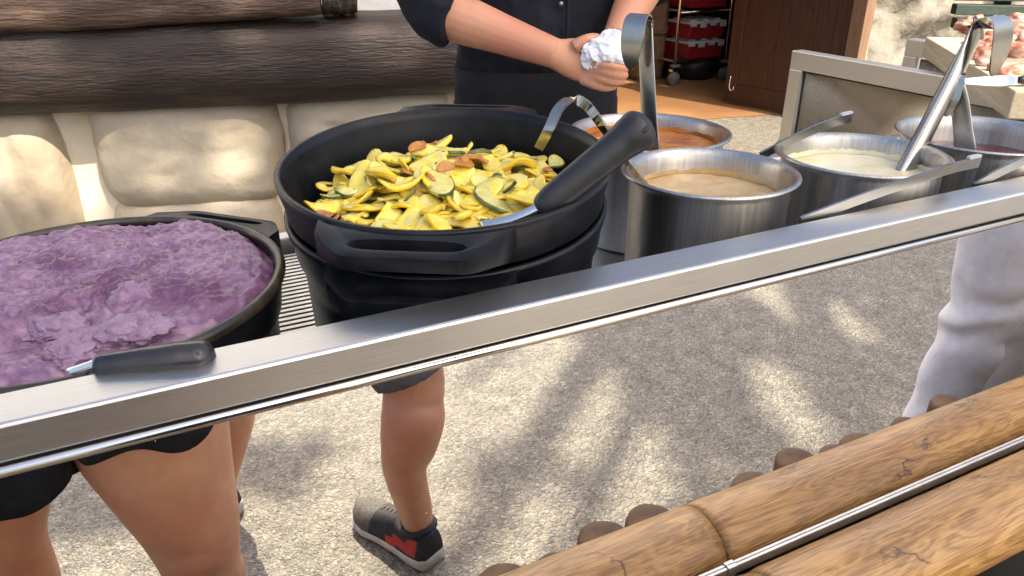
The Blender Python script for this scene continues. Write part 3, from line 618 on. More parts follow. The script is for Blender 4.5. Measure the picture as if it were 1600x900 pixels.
def mf(x, y, q):
    p = Vector((x, y, 0)); h = .020*(1-q**3)
    h += .0075*noise.fractal(p*13, .9, 2.0, 3) + .0040*noise.fractal(p*34, .9, 2.0, 3) + .0026*noise.noise(p*90) - .001
    h += .003*noise.fractal(p*120+Vector((3, 0, 0)), .9, 2.0, 3)
    d = (p.xy-Vector((SC[0].x, SC[0].y))).length; h -= .013*math.exp(-(d/.040)**2); h += .006*math.exp(-(d/.07)**2)*noise.fractal(p*60, .8, 2, 4)
    d = (p.xy-Vector((SC[1].x+.035, SC[1].y+.02))).length; h += .010*math.exp(-(d/.03)**2)
    if q > .93: h -= (q-.93)*.12
    return h
tag(heap('purple_mash', PP, PR-.0095, PZ-.004, mf, M['mash'], 160, 260), 'glossy purple cabbage mash filling the left black pot', 'food')
for k, (px, py, s) in enumerate(((215, 468, .020), (222, 515, .024), (182, 525, .020), (90, 500, .026), (140, 530, .024), (110, 545, .022), (60, 470, .016))):
    p = atz(px, py, PZ+.006); bm = bmesh.new(); bmesh.ops.create_icosphere(bm, subdivisions=5, radius=s)
    for v in bm.verts:
        q = v.co.copy(); v.co *= 1+.45*fn(q+Vector((k*3, 0, 0)), 34, 3)+.22*fn(q+Vector((0, k, 0)), 110, 4)+.08*noise.noise(q*330); v.co.z *= .50
    o = obj('mash_lump', bm, M['mash_pale'] if k not in (6,) else M['mash'], loc=(p.x, p.y, PZ+.005+mf(p.x, p.y, .5)-.014))
    tag(o, ['small pale mash lump standing alone at the middle of the purple mash', 'large pale mash lump just behind the dark spoon handle', 'pale mash lump between the spoon handle and the scooped hollow', 'widest pale lump at the left of the scooped hollow', 'pale lump in the middle of the scooped hollow', 'pale lump at the near edge of the scooped hollow', 'small purple lump behind the scooped hollow'][k], 'food', 'lumps of purple mash')

# spoon in the mash
sp = thing('mash_spoon', 'serving spoon with thick worn dark handle lying across the left pot rim', 'spoon', aty(245, 570, .60))
a, b_ = aty(146, 572, .605), aty(338, 556, .582)
ts = [k/40 for k in range(41)]; pp_ = [a.lerp(b_, t) for t in ts]
def hr(t): return .0165*(.62+.38*min(1, t/.7))*math.sqrt(max(.0, 1-max(0, (t-.86)/.14)**2))*math.sqrt(max(.06, 1-max(0, (.05-t)/.05)**2))+.0004
bm = bmesh.new(); loft(bm, pp_, [(hr(t)*.85, hr(t)) for t in ts], 28, flat=(0, .5, 1)); P(sp, obj('handle', bm, M['handle_worn']))
c = aty(88, 598, .64); bm = bmesh.new(); strap(bm, [a.lerp(b_, .06), a.lerp(c, .5), c, c+Vector((-.05, .03, -.018))], [.013, .013, .02, .03], (0, .3, 1), .004); P(sp, obj('shank', bm, M['steel_smooth']))

# ------------------------------------------------------------ roasted squash
def vf(x, y):
    dx, dy = x-BP.x, y-BP.y; d = math.hypot(dx, dy)/BR
    h = .016*max(0, 1-d*d) + .006*fn((x, y, 3), 14, 2) + .0459*dx + .0826*dy
    return h-.006
VZ = BZ-.053
def vf2(x, y, q): return vf(x, y)-.010 + .004*fn((x, y, 1), 60, 3)
tag(heap('vegetable_mass', BP, BR*.93-.018, VZ, vf2, M['mass'], 40, 80), 'juicy yellow squash layer under the slices in the pot', 'food', kind='stuff')
def slice_mesh(R0, a0, a1, th, inner, bend, seed, wav=.05):
    """a slice of squash: flesh on both faces (slot 0), peel round the outside (slot 1)"""
    bm = bmesh.new(); n = 18; mrad = 5; full = a1-a0 > 359
    top, bot = [], []
    def pos(i, j, s):
        a = R(a0+(a1-a0)*i/n); q = inner+(1-inner)*j/mrad
        r = R0*q*(1+wav*noise.noise(Vector((math.cos(a)*1.3+seed, math.sin(a)*1.3, seed))))
        if not full: r *= 1-.30*abs(2*i/n-1)**7*q**2
        x, y = r*math.cos(a), r*math.sin(a)
        z = bend*x*x/R0 - bend*.6*y*y/R0 + .12*R0*noise.noise(Vector((x/R0*1.6, y/R0*1.6, seed*3)))
        edge = .72 if (j == mrad) else 1
        pit = -.25*th*max(0, 1-abs(q-.45)/.35)*(.6+.8*noise.noise(Vector((x/R0*5, y/R0*5, seed))))
        return Vector((x, y, z + s*(th/2*edge+pit)))
    cnt = n if full else n+1
    T = [[bm.verts.new(pos(i, j, 1)) for j in range(mrad+1)] for i in range(cnt)]
    B = [[bm.verts.new(pos(i, j, -1)) for j in range(mrad+1)] for i in range(cnt)]
    Mid = [bm.verts.new((pos(i, mrad, 1)+pos(i, mrad, -1))/2 + Vector((math.cos(R(a0+(a1-a0)*i/n)), math.sin(R(a0+(a1-a0)*i/n)), 0))*R0*.05) for i in range(cnt)]
    for i in range(n):
        k = (i+1) % cnt
        for j in range(mrad):
            bm.faces.new((T[i][j], T[i][j+1], T[k][j+1], T[k][j])); bm.faces.new((B[i][j], B[k][j], B[k][j+1], B[i][j+1]))
        for A, C in ((T, Mid), (Mid, B)):
            f = bm.faces.new((A[i][mrad] if A is T else A[i], C[i] if C is Mid else C[i][mrad], C[k] if C is Mid else C[k][mrad], A[k][mrad] if A is T else A[k])); f.material_index = 1
        bm.faces.new((T[i][0], T[k][0], B[k][0], B[i][0]))
    if not full:
        for i in (0, n):
            for j in range(mrad): bm.faces.new((T[i][j], B[i][j], B[i][j+1], T[i][j+1]))
            f = bm.faces.new((T[i][mrad], Mid[i], B[i][mrad])); f.material_index = 1
    me = bpy.data.meshes.new('slice'); bmesh.ops.recalc_face_normals(bm, faces=bm.faces); bm.to_mesh(me); bm.free()
    for p in me.polygons: p.use_smooth = True
    return me
rs = random.Random(21)
kinds = {'y': [], 'g': [], 'c': []}
for kd, n_ in (('y', 9), ('g', 7), ('c', 4)):
    for q in range(n_):
        t = q % 4
        R0 = rs.uniform(.026, .037) if kd != 'c' else rs.uniform(.013, .020)
        if t == 0: a0, a1, inn = 0, 180, .04
        elif t == 1: a0, a1, inn = 0, 360, .03; R0 *= .86
        elif t == 2: a0, a1, inn = 20, 160, .12 if kd != 'c' else .6
        else: a0, a1, inn = 10, 175, .5
        me = slice_mesh(R0, a0, a1, rs.uniform(.005, .0078) if kd != 'c' else .003, inn, rs.uniform(-.42, .42), q*1.7+ord(kd))
        for mm in {'y': ('flesh_y', 'skin_y'), 'g': ('flesh_g', 'skin_g'), 'c': ('char', 'char')}[kd]: me.materials.append(M[mm])
        kinds[kd].append(me)
names = {'y': ('squash_slice', 'glossy yellow squash slice lying in the heap in the pot', 'roasted yellow squash slices'),
         'g': ('zucchini_slice', 'pale zucchini slice with green peel lying in the heap in the pot', 'roasted green zucchini slices'),
         'c': ('browned_onion_piece', 'curled browned onion piece lying on the squash heap', 'browned onion pieces')}
placed = []
tries = 0
while len(placed) < 190 and tries < 9000:
    tries += 1
    a = rs.uniform(0, 2*math.pi); d = (BR-.047)*math.sqrt(rs.random()); x, y = BP.x+d*math.cos(a), BP.y+d*math.sin(a)
    lay = len(placed)/190
    mind = .0185
    if sum(1 for q in placed[-100:] if (q[0]-x)**2+(q[1]-y)**2 < mind**2) > 0: continue
    placed.append((x, y))
    near = math.hypot(x-atz(690, 235, VZ).x, y-atz(690, 235, VZ).y) < .07
    if len(placed) > 181:
        q0 = atz(*rs.choice(((690, 236), (640, 246), (665, 238), (705, 265), (700, 285), (655, 252), (870, 262), (745, 262))), VZ+.03); x, y = q0.x+rs.uniform(-.012, .012), q0.y+rs.uniform(-.012, .012); d = math.hypot(x-BP.x, y-BP.y); near = True
    u = rs.random(); kd = 'c' if len(placed) > 181 or (near and u < .12) or u < .015 else ('y' if u < .72 else 'g')
    me = rs.choice(kinds[kd]); o = bpy.data.objects.new(names[kd][0], me); COL.objects.link(o)
    tilt = rs.gauss(0, 12); tilt2 = rs.gauss(0, 11)
    if rs.random() < .05: tilt += 35
    lift = .022*lay*max(.25, 1-(d/BR)**2)+rs.uniform(-.002, .004)
    o.location = (x, y, VZ+vf(x, y)+lift+(.006 if kd == 'c' else 0)+abs(tilt)*.00010)
    tilt *= .5 if d > .112 else 1; o.rotation_euler = (R(tilt), R(tilt2*(.5 if d > .112 else 1)), rs.uniform(0, 6.283))
    s = rs.uniform(.85, 1.08)*(.78 if d > .112 else 1); o.scale = (s*rs.uniform(.95, 1.12), s, s)
    tag(o, names[kd][1], {'y': 'squash', 'g': 'zucchini', 'c': 'onion'}[kd], names[kd][2])

# black handled spoon leaning on the pot of squash
a, b_ = atz(842, 328, 1.090), atz(997, 203, 1.168)
sp2 = thing('black_handled_spoon', 'serving spoon with thick black plastic handle leaning on the squash pot rim', 'spoon', a)
d_ = b_-a; sdir = d_.cross(ray(920, 260)).normalized(); vdir = d_.cross(sdir).normalized()
bm = bmesh.new(); loft(bm, [a-d_*.01, a+d_*.02, a+d_*.15, a+d_*.5, a+d_*.80, a+d_*.93, a+d_*1.03, a+d_*1.09, a+d_*1.115], [(.003, .003), (.0115, .009), (.0155, .012), (.0170, .0135), (.0180, .0145), (.0205, .017), (.0205, .017), (.0135, .011), (.003, .003)], 24, flat=tuple(sdir), sub=5); P(sp2, obj('handle', bm, M['plastic_black']))
hc = a+d_*1.02 + (-vdir if vdir.dot(ray(920, 260)) > 0 else vdir)*.0142 + sdir*(-.004 if sdir.z > 0 else .004)
bm = bmesh.new(); ellip(bm, hc, (.0062, .0038, .0035), 20, d_.to_track_quat('X', 'Z')); P(sp2, obj('hanging_hole', bm, M['dark']))
bm = bmesh.new(); strap(bm, [a+d_*.02, a+Vector((-.018, .012, -.012)), a+Vector((-.045, .04, -.034))], [.014, .016, .030], sdir, .0035); P(sp2, obj('shank', bm, M['steel_smooth']))

# ------------------------------------------------------------ steel pots
def steel_pot(c, r, zr, label, soup, drop_, slabel, zb=GZ-.003):
    t = thing('steel_pot', label, 'pot', (c[0], c[1], zb), 'round steel sauce pots')
    h = zr-zb; bm = bmesh.new(); ri = r-.012
    lathe(bm, [(0, 0), (ri-.006, 0), (ri, .006), (ri, h-.012), (ri+.003, h-.006), (r-.003, h-.003), (r, h-.0015), (r, h+.0005), (r-.0025, h+.002), (ri+.002, h), (ri-.0015, h-.006), (ri-.0018, h-.02), (ri-.0018, .008), (ri-.008, .003), (0, .003)], seg=96)
    obj('pot_wall', bm, M['steel_pot'], t)
    def f(x, y, q): return .0015*fn((x, y, 0), 40, 4)+.0025*fn((x, y, 5), 11, 2)
    tag(heap(soup+'_fill', Vector((c[0], c[1], 0)), ri-.0025, zr-drop_, f, M[soup], 30, 72), slabel, 'food').name = {'soup_tan': 'tan_soup', 'soup_orange': 'orange_stew', 'soup_white': 'cream_sauce', 'soup_red': 'red_sauce'}[soup]
    if soup in ('soup_tan', 'soup_white', 'soup_orange'):
        bm = bmesh.new(); n_ = 120; zs = zr-drop_-zb; lo_ = []; hi_ = []
        for k in range(n_):
            a = 2*math.pi*k/n_; q = ri-.0032; up_ = .007+.006*noise.noise(Vector((math.cos(a)*3, math.sin(a)*3, r*50)))+.004*noise.noise(Vector((math.cos(a)*14, math.sin(a)*14, 2)))
            lo_.append(bm.verts.new((q*math.cos(a), q*math.sin(a), zs-.006))); hi_.append(bm.verts.new(((q+.0012)*math.cos(a), (q+.0012)*math.sin(a), zs+max(.001, up_))))
        for k in range(n_): bm.faces.new((lo_[k], lo_[(k+1) % n_], hi_[(k+1) % n_], hi_[k]))
        obj('dried_sauce', bm, M[soup], t)
    return t
S1 = (.648, .740, 1.065); S2 = (.895, .712, 1.065); S3 = (1.155, .7065, 1.065); S0 = (.729, .989, 1.055)
steel_pot(S1[:2], .115, S1[2], 'steel pot of tan soup nearest the squash pot', 'soup_tan', .034, 'tan creamy soup in the steel pot beside the squash pot')
steel_pot(S2[:2], .118, S2[2], 'middle steel pot of white cream sauce with a tube-handled ladle', 'soup_white', .029, 'white cream sauce in the middle steel pot')
steel_pot(S3[:2], .126, S3[2], 'steel pot of dark red sauce at the right edge', 'soup_red', .040, 'dark red sauce in the rightmost steel pot')
steel_pot(S0[:2], .132, S0[2], 'steel pot of orange stew behind the others, below the cook', 'soup_orange', .024, 'chunky orange stew in the rear steel pot')

# ladles
def bowl(t, p, r=.035):
    bm = bmesh.new(); lathe(bm, [(0, -r*.6), (r*.6, -r*.48), (r*.92, -r*.18), (r, .002), (r-.0015, .002), (r*.9, -r*.16), (r*.55, -r*.44), (0, -r*.56)], (p.x, p.y, p.z), 28); P(t, obj('bowl', bm, M['ladle']))
Fh = Vector((fwd.x, fwd.y, 0)).normalized(); Z3 = Vector((0, 0, 1))
def hooked(name, label, p0, p1, side, w0, w1, hk, bz, mt):
    """ladle: strip from p0 to p1 folded over at the top, towards the visitor and to one side"""
    t = thing(name, label, 'ladle', p0); wv = RR*.80+Fh*(.60*side); hv = RR*(.60*side)-Fh*.80
    wv.z = 0; hv.z = 0; wv.normalize(); hv.normalize(); ax = (p1-p0).normalized()
    bm = bmesh.new()
    n_ = 5; loft(bm, [p0-ax*.03, p0, p0.lerp(p1, .3), p0.lerp(p1, .7), p0.lerp(p1, .97), p1], [(w0*.5, .010 if mt else .0016), (w0*.55, .012 if mt else .0016), (w0*.5, .011 if mt else .0016), (w0*.48, .010 if mt else .0016), (w1*.46, .002), (w1*.46, .0016)], 20, flat=tuple(wv), sub=4)
    P(t, obj('handle', bm, M['ladle']))
    bm = bmesh.new(); h_ = hk
    strap(bm, [p1-ax*.006, p1+ax*.006, p1+hv*.008+Z3*.013, p1+hv*.020+Z3*.015, p1+hv*.031+Z3*.006, p1+hv*.036-Z3*.016, p1+hv*.037-Z3*(h_*.6), p1+hv*.036-Z3*(h_*.86), p1+hv*.035-Z3*h_], [w1*.92, w1*.95, w1, w1*1.1, w1*1.22, w1*1.25, w1*1.05, w1*.66, w1*.15], wv, .0022, 8)
    P(t, obj('hook', bm, M['ladle'])); o = t.children[-1]; es = o.modifiers.new('e', 'EDGE_SPLIT'); es.split_angle = R(40)
    bowl(t, Vector((p0.x, p0.y+.03, bz)))
hooked('hook_ladle', 'upright flat steel ladle with folded hook in the orange stew', aty(1017, 238, .93), aty(1007, 38, .965), -1, .027, .029, .062, 1.02, False)
hooked('tube_ladle', 'long ladle with rolled steel handle and hook leaning in the cream sauce', aty(1412, 272, .70), aty(1530, 42, .735), 1, .036, .050, .066, 1.012, True)
hooked('flat_ladle', 'flat steel ladle standing in the dark red sauce behind the tube handle', aty(1508, 232, .70), aty(1496, 128, .73), -1, .026, .020, .045, 1.012, False)
# wire-hooked ladle between tan soup and squash pot
base = atz(1004, 284, 1.04); t = thing('curved_ladle', 'thin steel ladle with arched hook reaching from tan soup into the squash pot', 'ladle', base)
bm = bmesh.new(); strap(bm, [atz(*q) for q in ((1014, 302, 1.022), (1004, 284, 1.04), (972, 242, 1.085), (944, 202, 1.138), (918, 166, 1.165), (893, 155, 1.172), (873, 170, 1.165), (858, 202, 1.148), (842, 231, 1.122))], [.010, .010, .010, .010, .0115, .0125, .0125, .012, .011], (RR-Vector((0, .6, 0))), .0035); P(t, obj('handle', bm, M['ladle'], smooth=False)); bowl(t, Vector((base.x+.03, base.y+.02, 1.015)), .028)
# flat spoon handles leaning on the pot rims
for (pts, label, yy) in (([(1188, 244), (1255, 210), (1300, 192), (1330, 184)], 'flat steel spoon handle sticking up left of the cream sauce pot', (.80, .80, .80, .80)),
                         ([(1250, 346), (1360, 305), (1440, 278), (1490, 262), (1530, 253)], 'long flat steel spoon handle across the front of the cream sauce pot', (.606, .60, .595, .592, .59)),
                         ([(1520, 292), (1570, 265), (1640, 232)], 'flat steel spoon handle in front of the red sauce pot', (.605, .60, .598))):
    q = [aty(x, y, k) for (x, y), k in zip(pts, yy)]; t = thing('long_spoon', label, 'spoon', q[0])
    bm = bmesh.new(); strap(bm, q, [.012]+[.0135]*(len(q)-1), UU*.9+fwd*-.5, .0035); P(t, obj('handle', bm, M['ladle'], smooth=False))
    bm = bmesh.new(); e = q[-1]; d_ = (q[-1]-q[-2]).normalized(); strap(bm, [e-d_*.022+UU*.004, e-d_*.01+UU*.0042, e+UU*.004], [.013, .014, .013], UU*.9+fwd*-.5, .005, 2); P(t, obj('end_clip', bm, M['greylid'], smooth=False))

# ------------------------------------------------------------ side counter with steel frames
SX = 1.75; SZ = 1.03
sc = thing('side_counter', 'stainless steel side counter with framed panel, right of the cook', 'counter', (SX, 1.2, 0))
def spart(name, lo, hi, m, bevel=.003):
    o = obj(name, boxm(lo, hi), m, bevel=bevel); P(sc, o); return o
YE = 1.70
spart('top_bar', (SX, .62, SZ-.052), (SX+.04, YE, SZ), M['steel'])
spart('post', (SX, YE-.05, 0), (SX+.04, YE, SZ-.0525), M['steel'])
spart('bottom_bar', (SX, .62, .30), (SX+.04, YE-.051, .35), M['steel'])
spart('panel', (SX+.012, .64, .351), (SX+.02, YE-.056, SZ-.0575), M['steel_sat'], 0)
spart('panel_backing', (SX+.022, .63, .352), (SX+.036, YE-.0505, SZ-.053), M['dark'], 0)
FX = 2.27
spart('top_bar', (FX, .62, SZ-.052), (FX+.04, YE+.02, SZ), M['steel']); spart('post', (FX, YE-.03, 0), (FX+.04, YE+.02, SZ-.0525), M['steel'])
spart('panel', (FX+.012, .64, .30), (FX+.02, YE-.036, SZ-.0575), M['steel_sat'], 0)
spart('shelf', (SX+.041, .64, .74), (FX-.001, YE-.06, .755), M['steel'], 0)
# chopping board lying diagonally across the corner
BT = SZ+.055
A = atz(1447, 57, BT); B = atz(1600, 150, BT); bd = (B-A); bd.z = 0; bd.normalize(); A0 = A.copy()
Cc = atz(1512, 36, BT); bs = (Cc-A); bs.z = 0; bs = (bs - bd*bs.dot(bd)).normalized()
bm = bmesh.new(); L_, W_ = .80, .50
beam(bm, Vector((0, 0, 0)), Vector((L_, 0, 0)), Vector((0, W_/2, 0)), Vector((0, 0, .026)))
cb = obj('chopping_board', bm, M['board'], bevel=.003); o_c = A + bs*W_/2; cb.location = (o_c.x, o_c.y, BT-.0265); cb.rotation_euler = (0, 0, math.atan2(bd.y, bd.x))
tag(cb, 'thick pale wooden chopping board lying across the side counter', 'board')
def onb(x, y, h=0): return atz(x, y, BT+h)
lab = ['pile of pink cooked prawns left of the ladle hook', 'pink prawn heap right of the ladle hook']
rp = random.Random(4); n = 0
for (x, y, s) in ((1512, 42, 1), (1524, 34, 1), (1540, 52, 1), (1530, 60, 1.1), (1548, 72, 1), (1556, 62, 1.1), (1544, 86, .9), (1592, 34, 1.1), (1600, 48, 1.2), (1588, 58, 1), (1612, 62, 1.2), (1566, 40, 1.1), (1580, 44, 1.1), (1556, 104, .6), (1574, 112, .6), (1592, 108, .7), (1538, 98, .5), (1606, 80, 1), (1570, 76, 1), (1586, 80, 1)):
    n += 1; p = onb(x, y, .012*s); bm = bmesh.new()
    bmesh.ops.create_icosphere(bm, subdivisions=4, radius=.028*s)
    for v in bm.verts: q = v.co.copy(); v.co *= 1+.38*fn(q+Vector((n*2, 0, 0)), 38, 5); v.co.z *= .7; v.co.x *= 1.2
    o = obj('cooked_prawn', bm, M['prawn'], loc=(p.x, p.y, BT+.012*s)); o.rotation_euler = (0, 0, rp.uniform(0, 6))
    tag(o, 'lump of pink cooked seafood on the pale chopping board', 'food', 'pink seafood on the chopping board')
a = onb(1590, 125, .012); t = thing('knife', 'dark knife handle lying on the chopping board at the right edge', 'knife', a)
bm = bmesh.new(); loft(bm, [a, a+Vector((.03, -.01, 0)), a+Vector((.11, -.035, 0))], [(.006, .006), (.010, .010), (.009, .009)], 14, sub=3); P(t, obj('handle', bm, M['plastic_black']))
bm = bmesh.new(); strap(bm, [a, a+Vector((-.02, .02, -.003)), a+Vector((-.07, .06, -.006))], [.012, .02, .01], (0, .4, 1), .002); P(t, obj('blade', bm, M['steel_smooth'], smooth=False))

# ------------------------------------------------------------ the cook
CK = Vector((.80, 1.52, 0))
cook = thing('person', 'cook in dark navy shirt and black apron wiping hands with a white napkin', 'person', (CK.x, CK.y, 0))
fx = Vector((math.cos(R(-14)), math.sin(R(-14)), 0)); fy = Vector((-fx.y, fx.x, 0))     # fx to image right, fy away from camera
def K(x, y, z): return CK + fx*x + fy*y + Vector((0, 0, z))
EL, WL = aty(676, 14, 1.44), aty(868, 84, 1.285); ER, WR_ = aty(1012, -40, 1.42), aty(962, 62, 1.30)
SL, SR_ = K(-.20, .02, 1.50), K(.20, .02, 1.50)
bm = bmesh.new()
loft(bm, [K(0, 0, .93), K(0, 0, 1.05), K(0, .005, 1.2), K(0, .01, 1.36), K(0, .015, 1.47), K(0, .015, 1.54)], [(.155, .105), (.15, .105), (.155, .11), (.17, .115), (.16, .095), (.07, .06)], 24, flat=tuple(fx), sub=3)
loft(bm, [K(0, .015, 1.50), K(0, .005, 1.60), K(0, -.005, 1.66)], [.062, .056, .056], 16)
ellip(bm, K(0, -.012, 1.735), (.076, .095, .115)); ellip(bm, K(0, -.035, 1.67), (.058, .065, .05)); 
loft(bm, [K(0, -.10, 1.755), K(0, -.118, 1.725), K(0, -.105, 1.712)], [.009, .016, .012], 10); 
for s in (-1, 1): ellip(bm, K(s*.078, .0, 1.73), (.012, .022, .032))
def arm(S, E_, W__):
    loft(bm, [S, S.lerp(E_, .5), E_], [.058, .052, .045], 18, sub=3)
    loft(bm, [E_, E_.lerp(W__, .25), E_.lerp(W__, .6), W__], [.044, .0455, .037, .028], 18, sub=3)
arm(SL, EL, WL); arm(SR_, ER, WR_)
for s in (-1, 1):
    loft(bm, [K(s*.09, 0, .98), K(s*.10, -.005, .75), K(s*.10, 0, .50), K(s*.10, .01, .33), K(s*.10, .02, .09)], [.085, .075, .055, .055, .038], 18, sub=3)
    loft(bm, [K(s*.10, .05, .045), K(s*.105, -.06, .045), K(s*.11, -.16, .03)], [.04, .042, .03], 14, sub=3)
# left-of-picture hand: palm, four curled fingers, thumb over the napkin
def px3(x, y, Y): return aty(x, y, Y)
loft(bm, [EL.lerp(WL, .86), WL, px3(890, 90, 1.275), px3(915, 96, 1.262), px3(932, 104, 1.256)], [(.026, .024), (.029, .023), (.038, .024), (.042, .024), (.036, .020)], 18, flat=tuple(UU), sub=3)
fing = [[(918, 99, 1.240), (944, 101, 1.204), (964, 105, 1.190), (980, 107, 1.196)],
        [(918, 108, 1.240), (944, 112, 1.204), (964, 117, 1.192), (979, 118, 1.200)],
        [(916, 117, 1.242), (940, 123, 1.208), (960, 128, 1.198), (974, 127, 1.206)],
        [(910, 124, 1.246), (930, 133, 1.218), (948, 137, 1.210), (961, 135, 1.216)]]
for f in fing: loft(bm, [px3(*q) for q in f], [.0105, .0090, .0080, .0066], 12, sub=3)
loft(bm, [px3(898, 74, 1.258), px3(914, 64, 1.248), px3(928, 60, 1.244), px3(938, 61, 1.242)], [.015, .012, .0105, .008], 12, sub=3)
# other hand behind the napkin
loft(bm, [WR_, px3(957, 76, 1.285), px3(948, 96, 1.275)], [(.028, .022), (.038, .022), (.034, .02)], 16, flat=tuple(RR), sub=3)
for q in ([(938, 100, 1.27), (936, 116, 1.262), (944, 124, 1.252), (954, 122, 1.246)], [(950, 104, 1.268), (950, 122, 1.258), (958, 130, 1.248), (966, 128, 1.244)], [(962, 100, 1.27), (964, 116, 1.26), (970, 122, 1.25), (975, 118, 1.245)]):
    loft(bm, [px3(*k) for k in q], [.0105, .0095, .009, .007], 12, sub=3)
body = obj('body', bm, M['skin']); P(cook, body); fuse(body, .0031, 3)
# clothes
bm = bmesh.new()
loft(bm, [K(0, 0, .90), K(0, 0, 1.05), K(0, .005, 1.2), K(0, .01, 1.36), K(0, .015, 1.47), K(0, .015, 1.55)], [(.18, .125), (.176, .125), (.18, .128), (.192, .132), (.175, .11), (.078, .07)], 30, flat=tuple(fx), sub=4)
for S, E_, W__ in ((SL, EL, WL), (SR_, ER, WR_)):
    loft(bm, [S, S.lerp(E_, .5), S.lerp(E_, .9), E_.lerp(W__, .10), E_.lerp(W__, .16)], [.072, .069, .066, .062, .056], 20, sub=3)
    loft(bm, [E_.lerp(W__, .06), E_.lerp(W__, .10), E_.lerp(W__, .17), E_.lerp(W__, .19)], [.056, .063, .062, .055], 20)
for v in bm.verts: v.co += Vector((fn(v.co, 14, 3), fn(v.co+Vector((5, 0, 0)), 14, 3), 0))*.007
sh = obj('shirt', bm, M['navy']); P(cook, sh); fuse(sh, .006, 4)
for v, nn_ in zip(sh.data.vertices, [v.normal.copy() for v in sh.data.vertices]):
    p = v.co; v.co += nn_*(.006*fn(Vector((p.x, p.y, p.z*.6)), 13, 3)+.004*(.4-abs(noise.noise(Vector((p.x*9+p.z*16, p.y*9, p.z*7)))))); sh['label'] = 'dark navy shirt with rolled sleeves'
bm = bmesh.new()
rings = []
for i in range(15):
    z = 1.085-.055*i; row = []
    for k in range(41):
        a = R(-205+230*k/40); rx_, ry_ = .186+.004*i/3, .134+.003*i/3
        fold = .006*math.sin(k*1.1+i*.15)*min(1, i/5)
        row.append(bm.verts.new(K((rx_+fold)*math.cos(a), (ry_+fold)*math.sin(a), z)))
    rings.append(row)
for i in range(14):
    for k in range(40): bm.faces.new((rings[i][k], rings[i][k+1], rings[i+1][k+1], rings[i+1][k]))
ap = obj('apron', bm, M['apron']); P(cook, ap); so = ap.modifiers.new('s', 'SOLIDIFY'); so.thickness = .004
bm = bmesh.new()
for s in (-1, 1): loft(bm, [K(s*.085, 0, 1.0), K(s*.10, -.005, .75), K(s*.10, 0, .50), K(s*.10, .01, .10)], [.105, .092, .078, .072], 20, sub=3)
tr = obj('trousers', bm, M['apron']); P(cook, tr)
for s in (-1, 1):
    bm = bmesh.new(); loft(bm, [K(s*.10, .07, .05), K(s*.105, -.06, .05), K(s*.11, -.19, .035)], [(.046, .048), (.05, .048), (.03, .03)], 16, flat=tuple(fx), sub=3)
    P(cook, obj('shoe', bm, M['plastic_black']))
bm = bmesh.new(); ellip(bm, K(0, .015, 1.775), (.084, .098, .088)); P(cook, obj('hair', bm, M['hair']))
for s in (-1, 1):
    bm = bmesh.new(); ellip(bm, K(s*.031, -.092, 1.745), (.012, .010, .008), 12); P(cook, obj('eye', bm, M['dark']))
bm = bmesh.new(); ellip(bm, K(0, -.096, 1.682), (.024, .008, .006), 12); P(cook, obj('mouth', bm, M['prawn']))
for z in (1.13, 1.22, 1.31, 1.40):
    p = K(.015, -.14, z); bm = bmesh.new(); ellip(bm, p, (.006, .004, .006), 12); obj('button', bm, M['button'], sh)
bm = bmesh.new(); strap(bm, [K(.03, -.131, 1.08), K(.03, -.136, 1.2), K(.03, -.136, 1.36), K(.02, -.11, 1.47)], [.006]*4, fx, .005); obj('placket', bm, M['navy'], sh)
# napkin
c = aty(950, 80, 1.218); bm = bmesh.new(); bmesh.ops.create_icosphere(bm, subdivisions=6, radius=1)
for v in bm.verts:
    q = v.co.copy(); rr_ = .92+.24*noise.noise(q*1.4)+0.36*(.35-abs(noise.noise(q*2.0+Vector((3, 1, 2)))))+.16*(.35-abs(noise.noise(q*3.8)))
    v.co = c + RR*(q.x*.044*rr_*(1+.25*(q.x < 0)*-q.y)) + UU*(q.y*.034*rr_) + fwd*(q.z*.026*rr_)
tag(obj('napkin', bm, M['napkin']), 'crumpled white napkin held in the hands of the cook', 'napkin')

# ------------------------------------------------------------ people reflected in the panel (they stand on this side of it)
def vs_at(x, y, D): r = ray(x, y); return mir(CAM+r.normalized()*D)     # seen in the panel at distance D
# visitor in black with bare legs
g1 = thing('person', 'visitor with bare legs in black ruffled shorts, reflected at the left of the panel', 'person', vs_at(150, 850, 1.5)*1)
g1.location.z = 0
bm = bmesh.new()
kn = vs_at(303, 838, 1.33); tp = vs_at(228, 640, 1.22); lf = vs_at(322, 905, 1.42)
foot = Vector((lf.x+.015, lf.y-.04, .06))
loft(bm, [tp+Vector((0, -.03, .16)), tp, tp.lerp(kn, .5), kn+Vector((0, 0, .03)), kn+Vector((.002, -.004, -.07)), lf, lf.lerp(foot, .45), foot], [.12, .112, .092, .074, .059, .064, .052, .036], 24, sub=5)
loft(bm, [foot+Vector((0, -.03, -.02)), foot+Vector((0, .06, -.025)), foot+Vector((.01, .17, -.035))], [.034, .036, .02], 14, sub=3)
kn2 = vs_at(-8, 850, 1.40); tp2 = vs_at(-55, 640, 1.28); foot2 = Vector((kn2.x-.02, kn2.y-.06, .06))
loft(bm, [tp2+Vector((0, -.03, .16)), tp2, tp2.lerp(kn2, .6), kn2, kn2+Vector((0, -.01, -.1)), kn2.lerp(foot2, .5), foot2], [.12, .11, .088, .068, .062, .056, .036], 24, sub=5)
loft(bm, [foot2+Vector((0, -.03, -.02)), foot2+Vector((0, .06, -.025)), foot2+Vector((-.01, .17, -.035))], [.034, .036, .02], 14, sub=3)
ellip(bm, kn+Vector((0, .048, .0)), (.040, .026, .046)); ellip(bm, kn2+Vector((0, .046, .0)), (.038, .026, .044))
hip = (tp+tp2)/2+Vector((0, -.04, .2)); ellip(bm, hip, (.19, .13, .13))
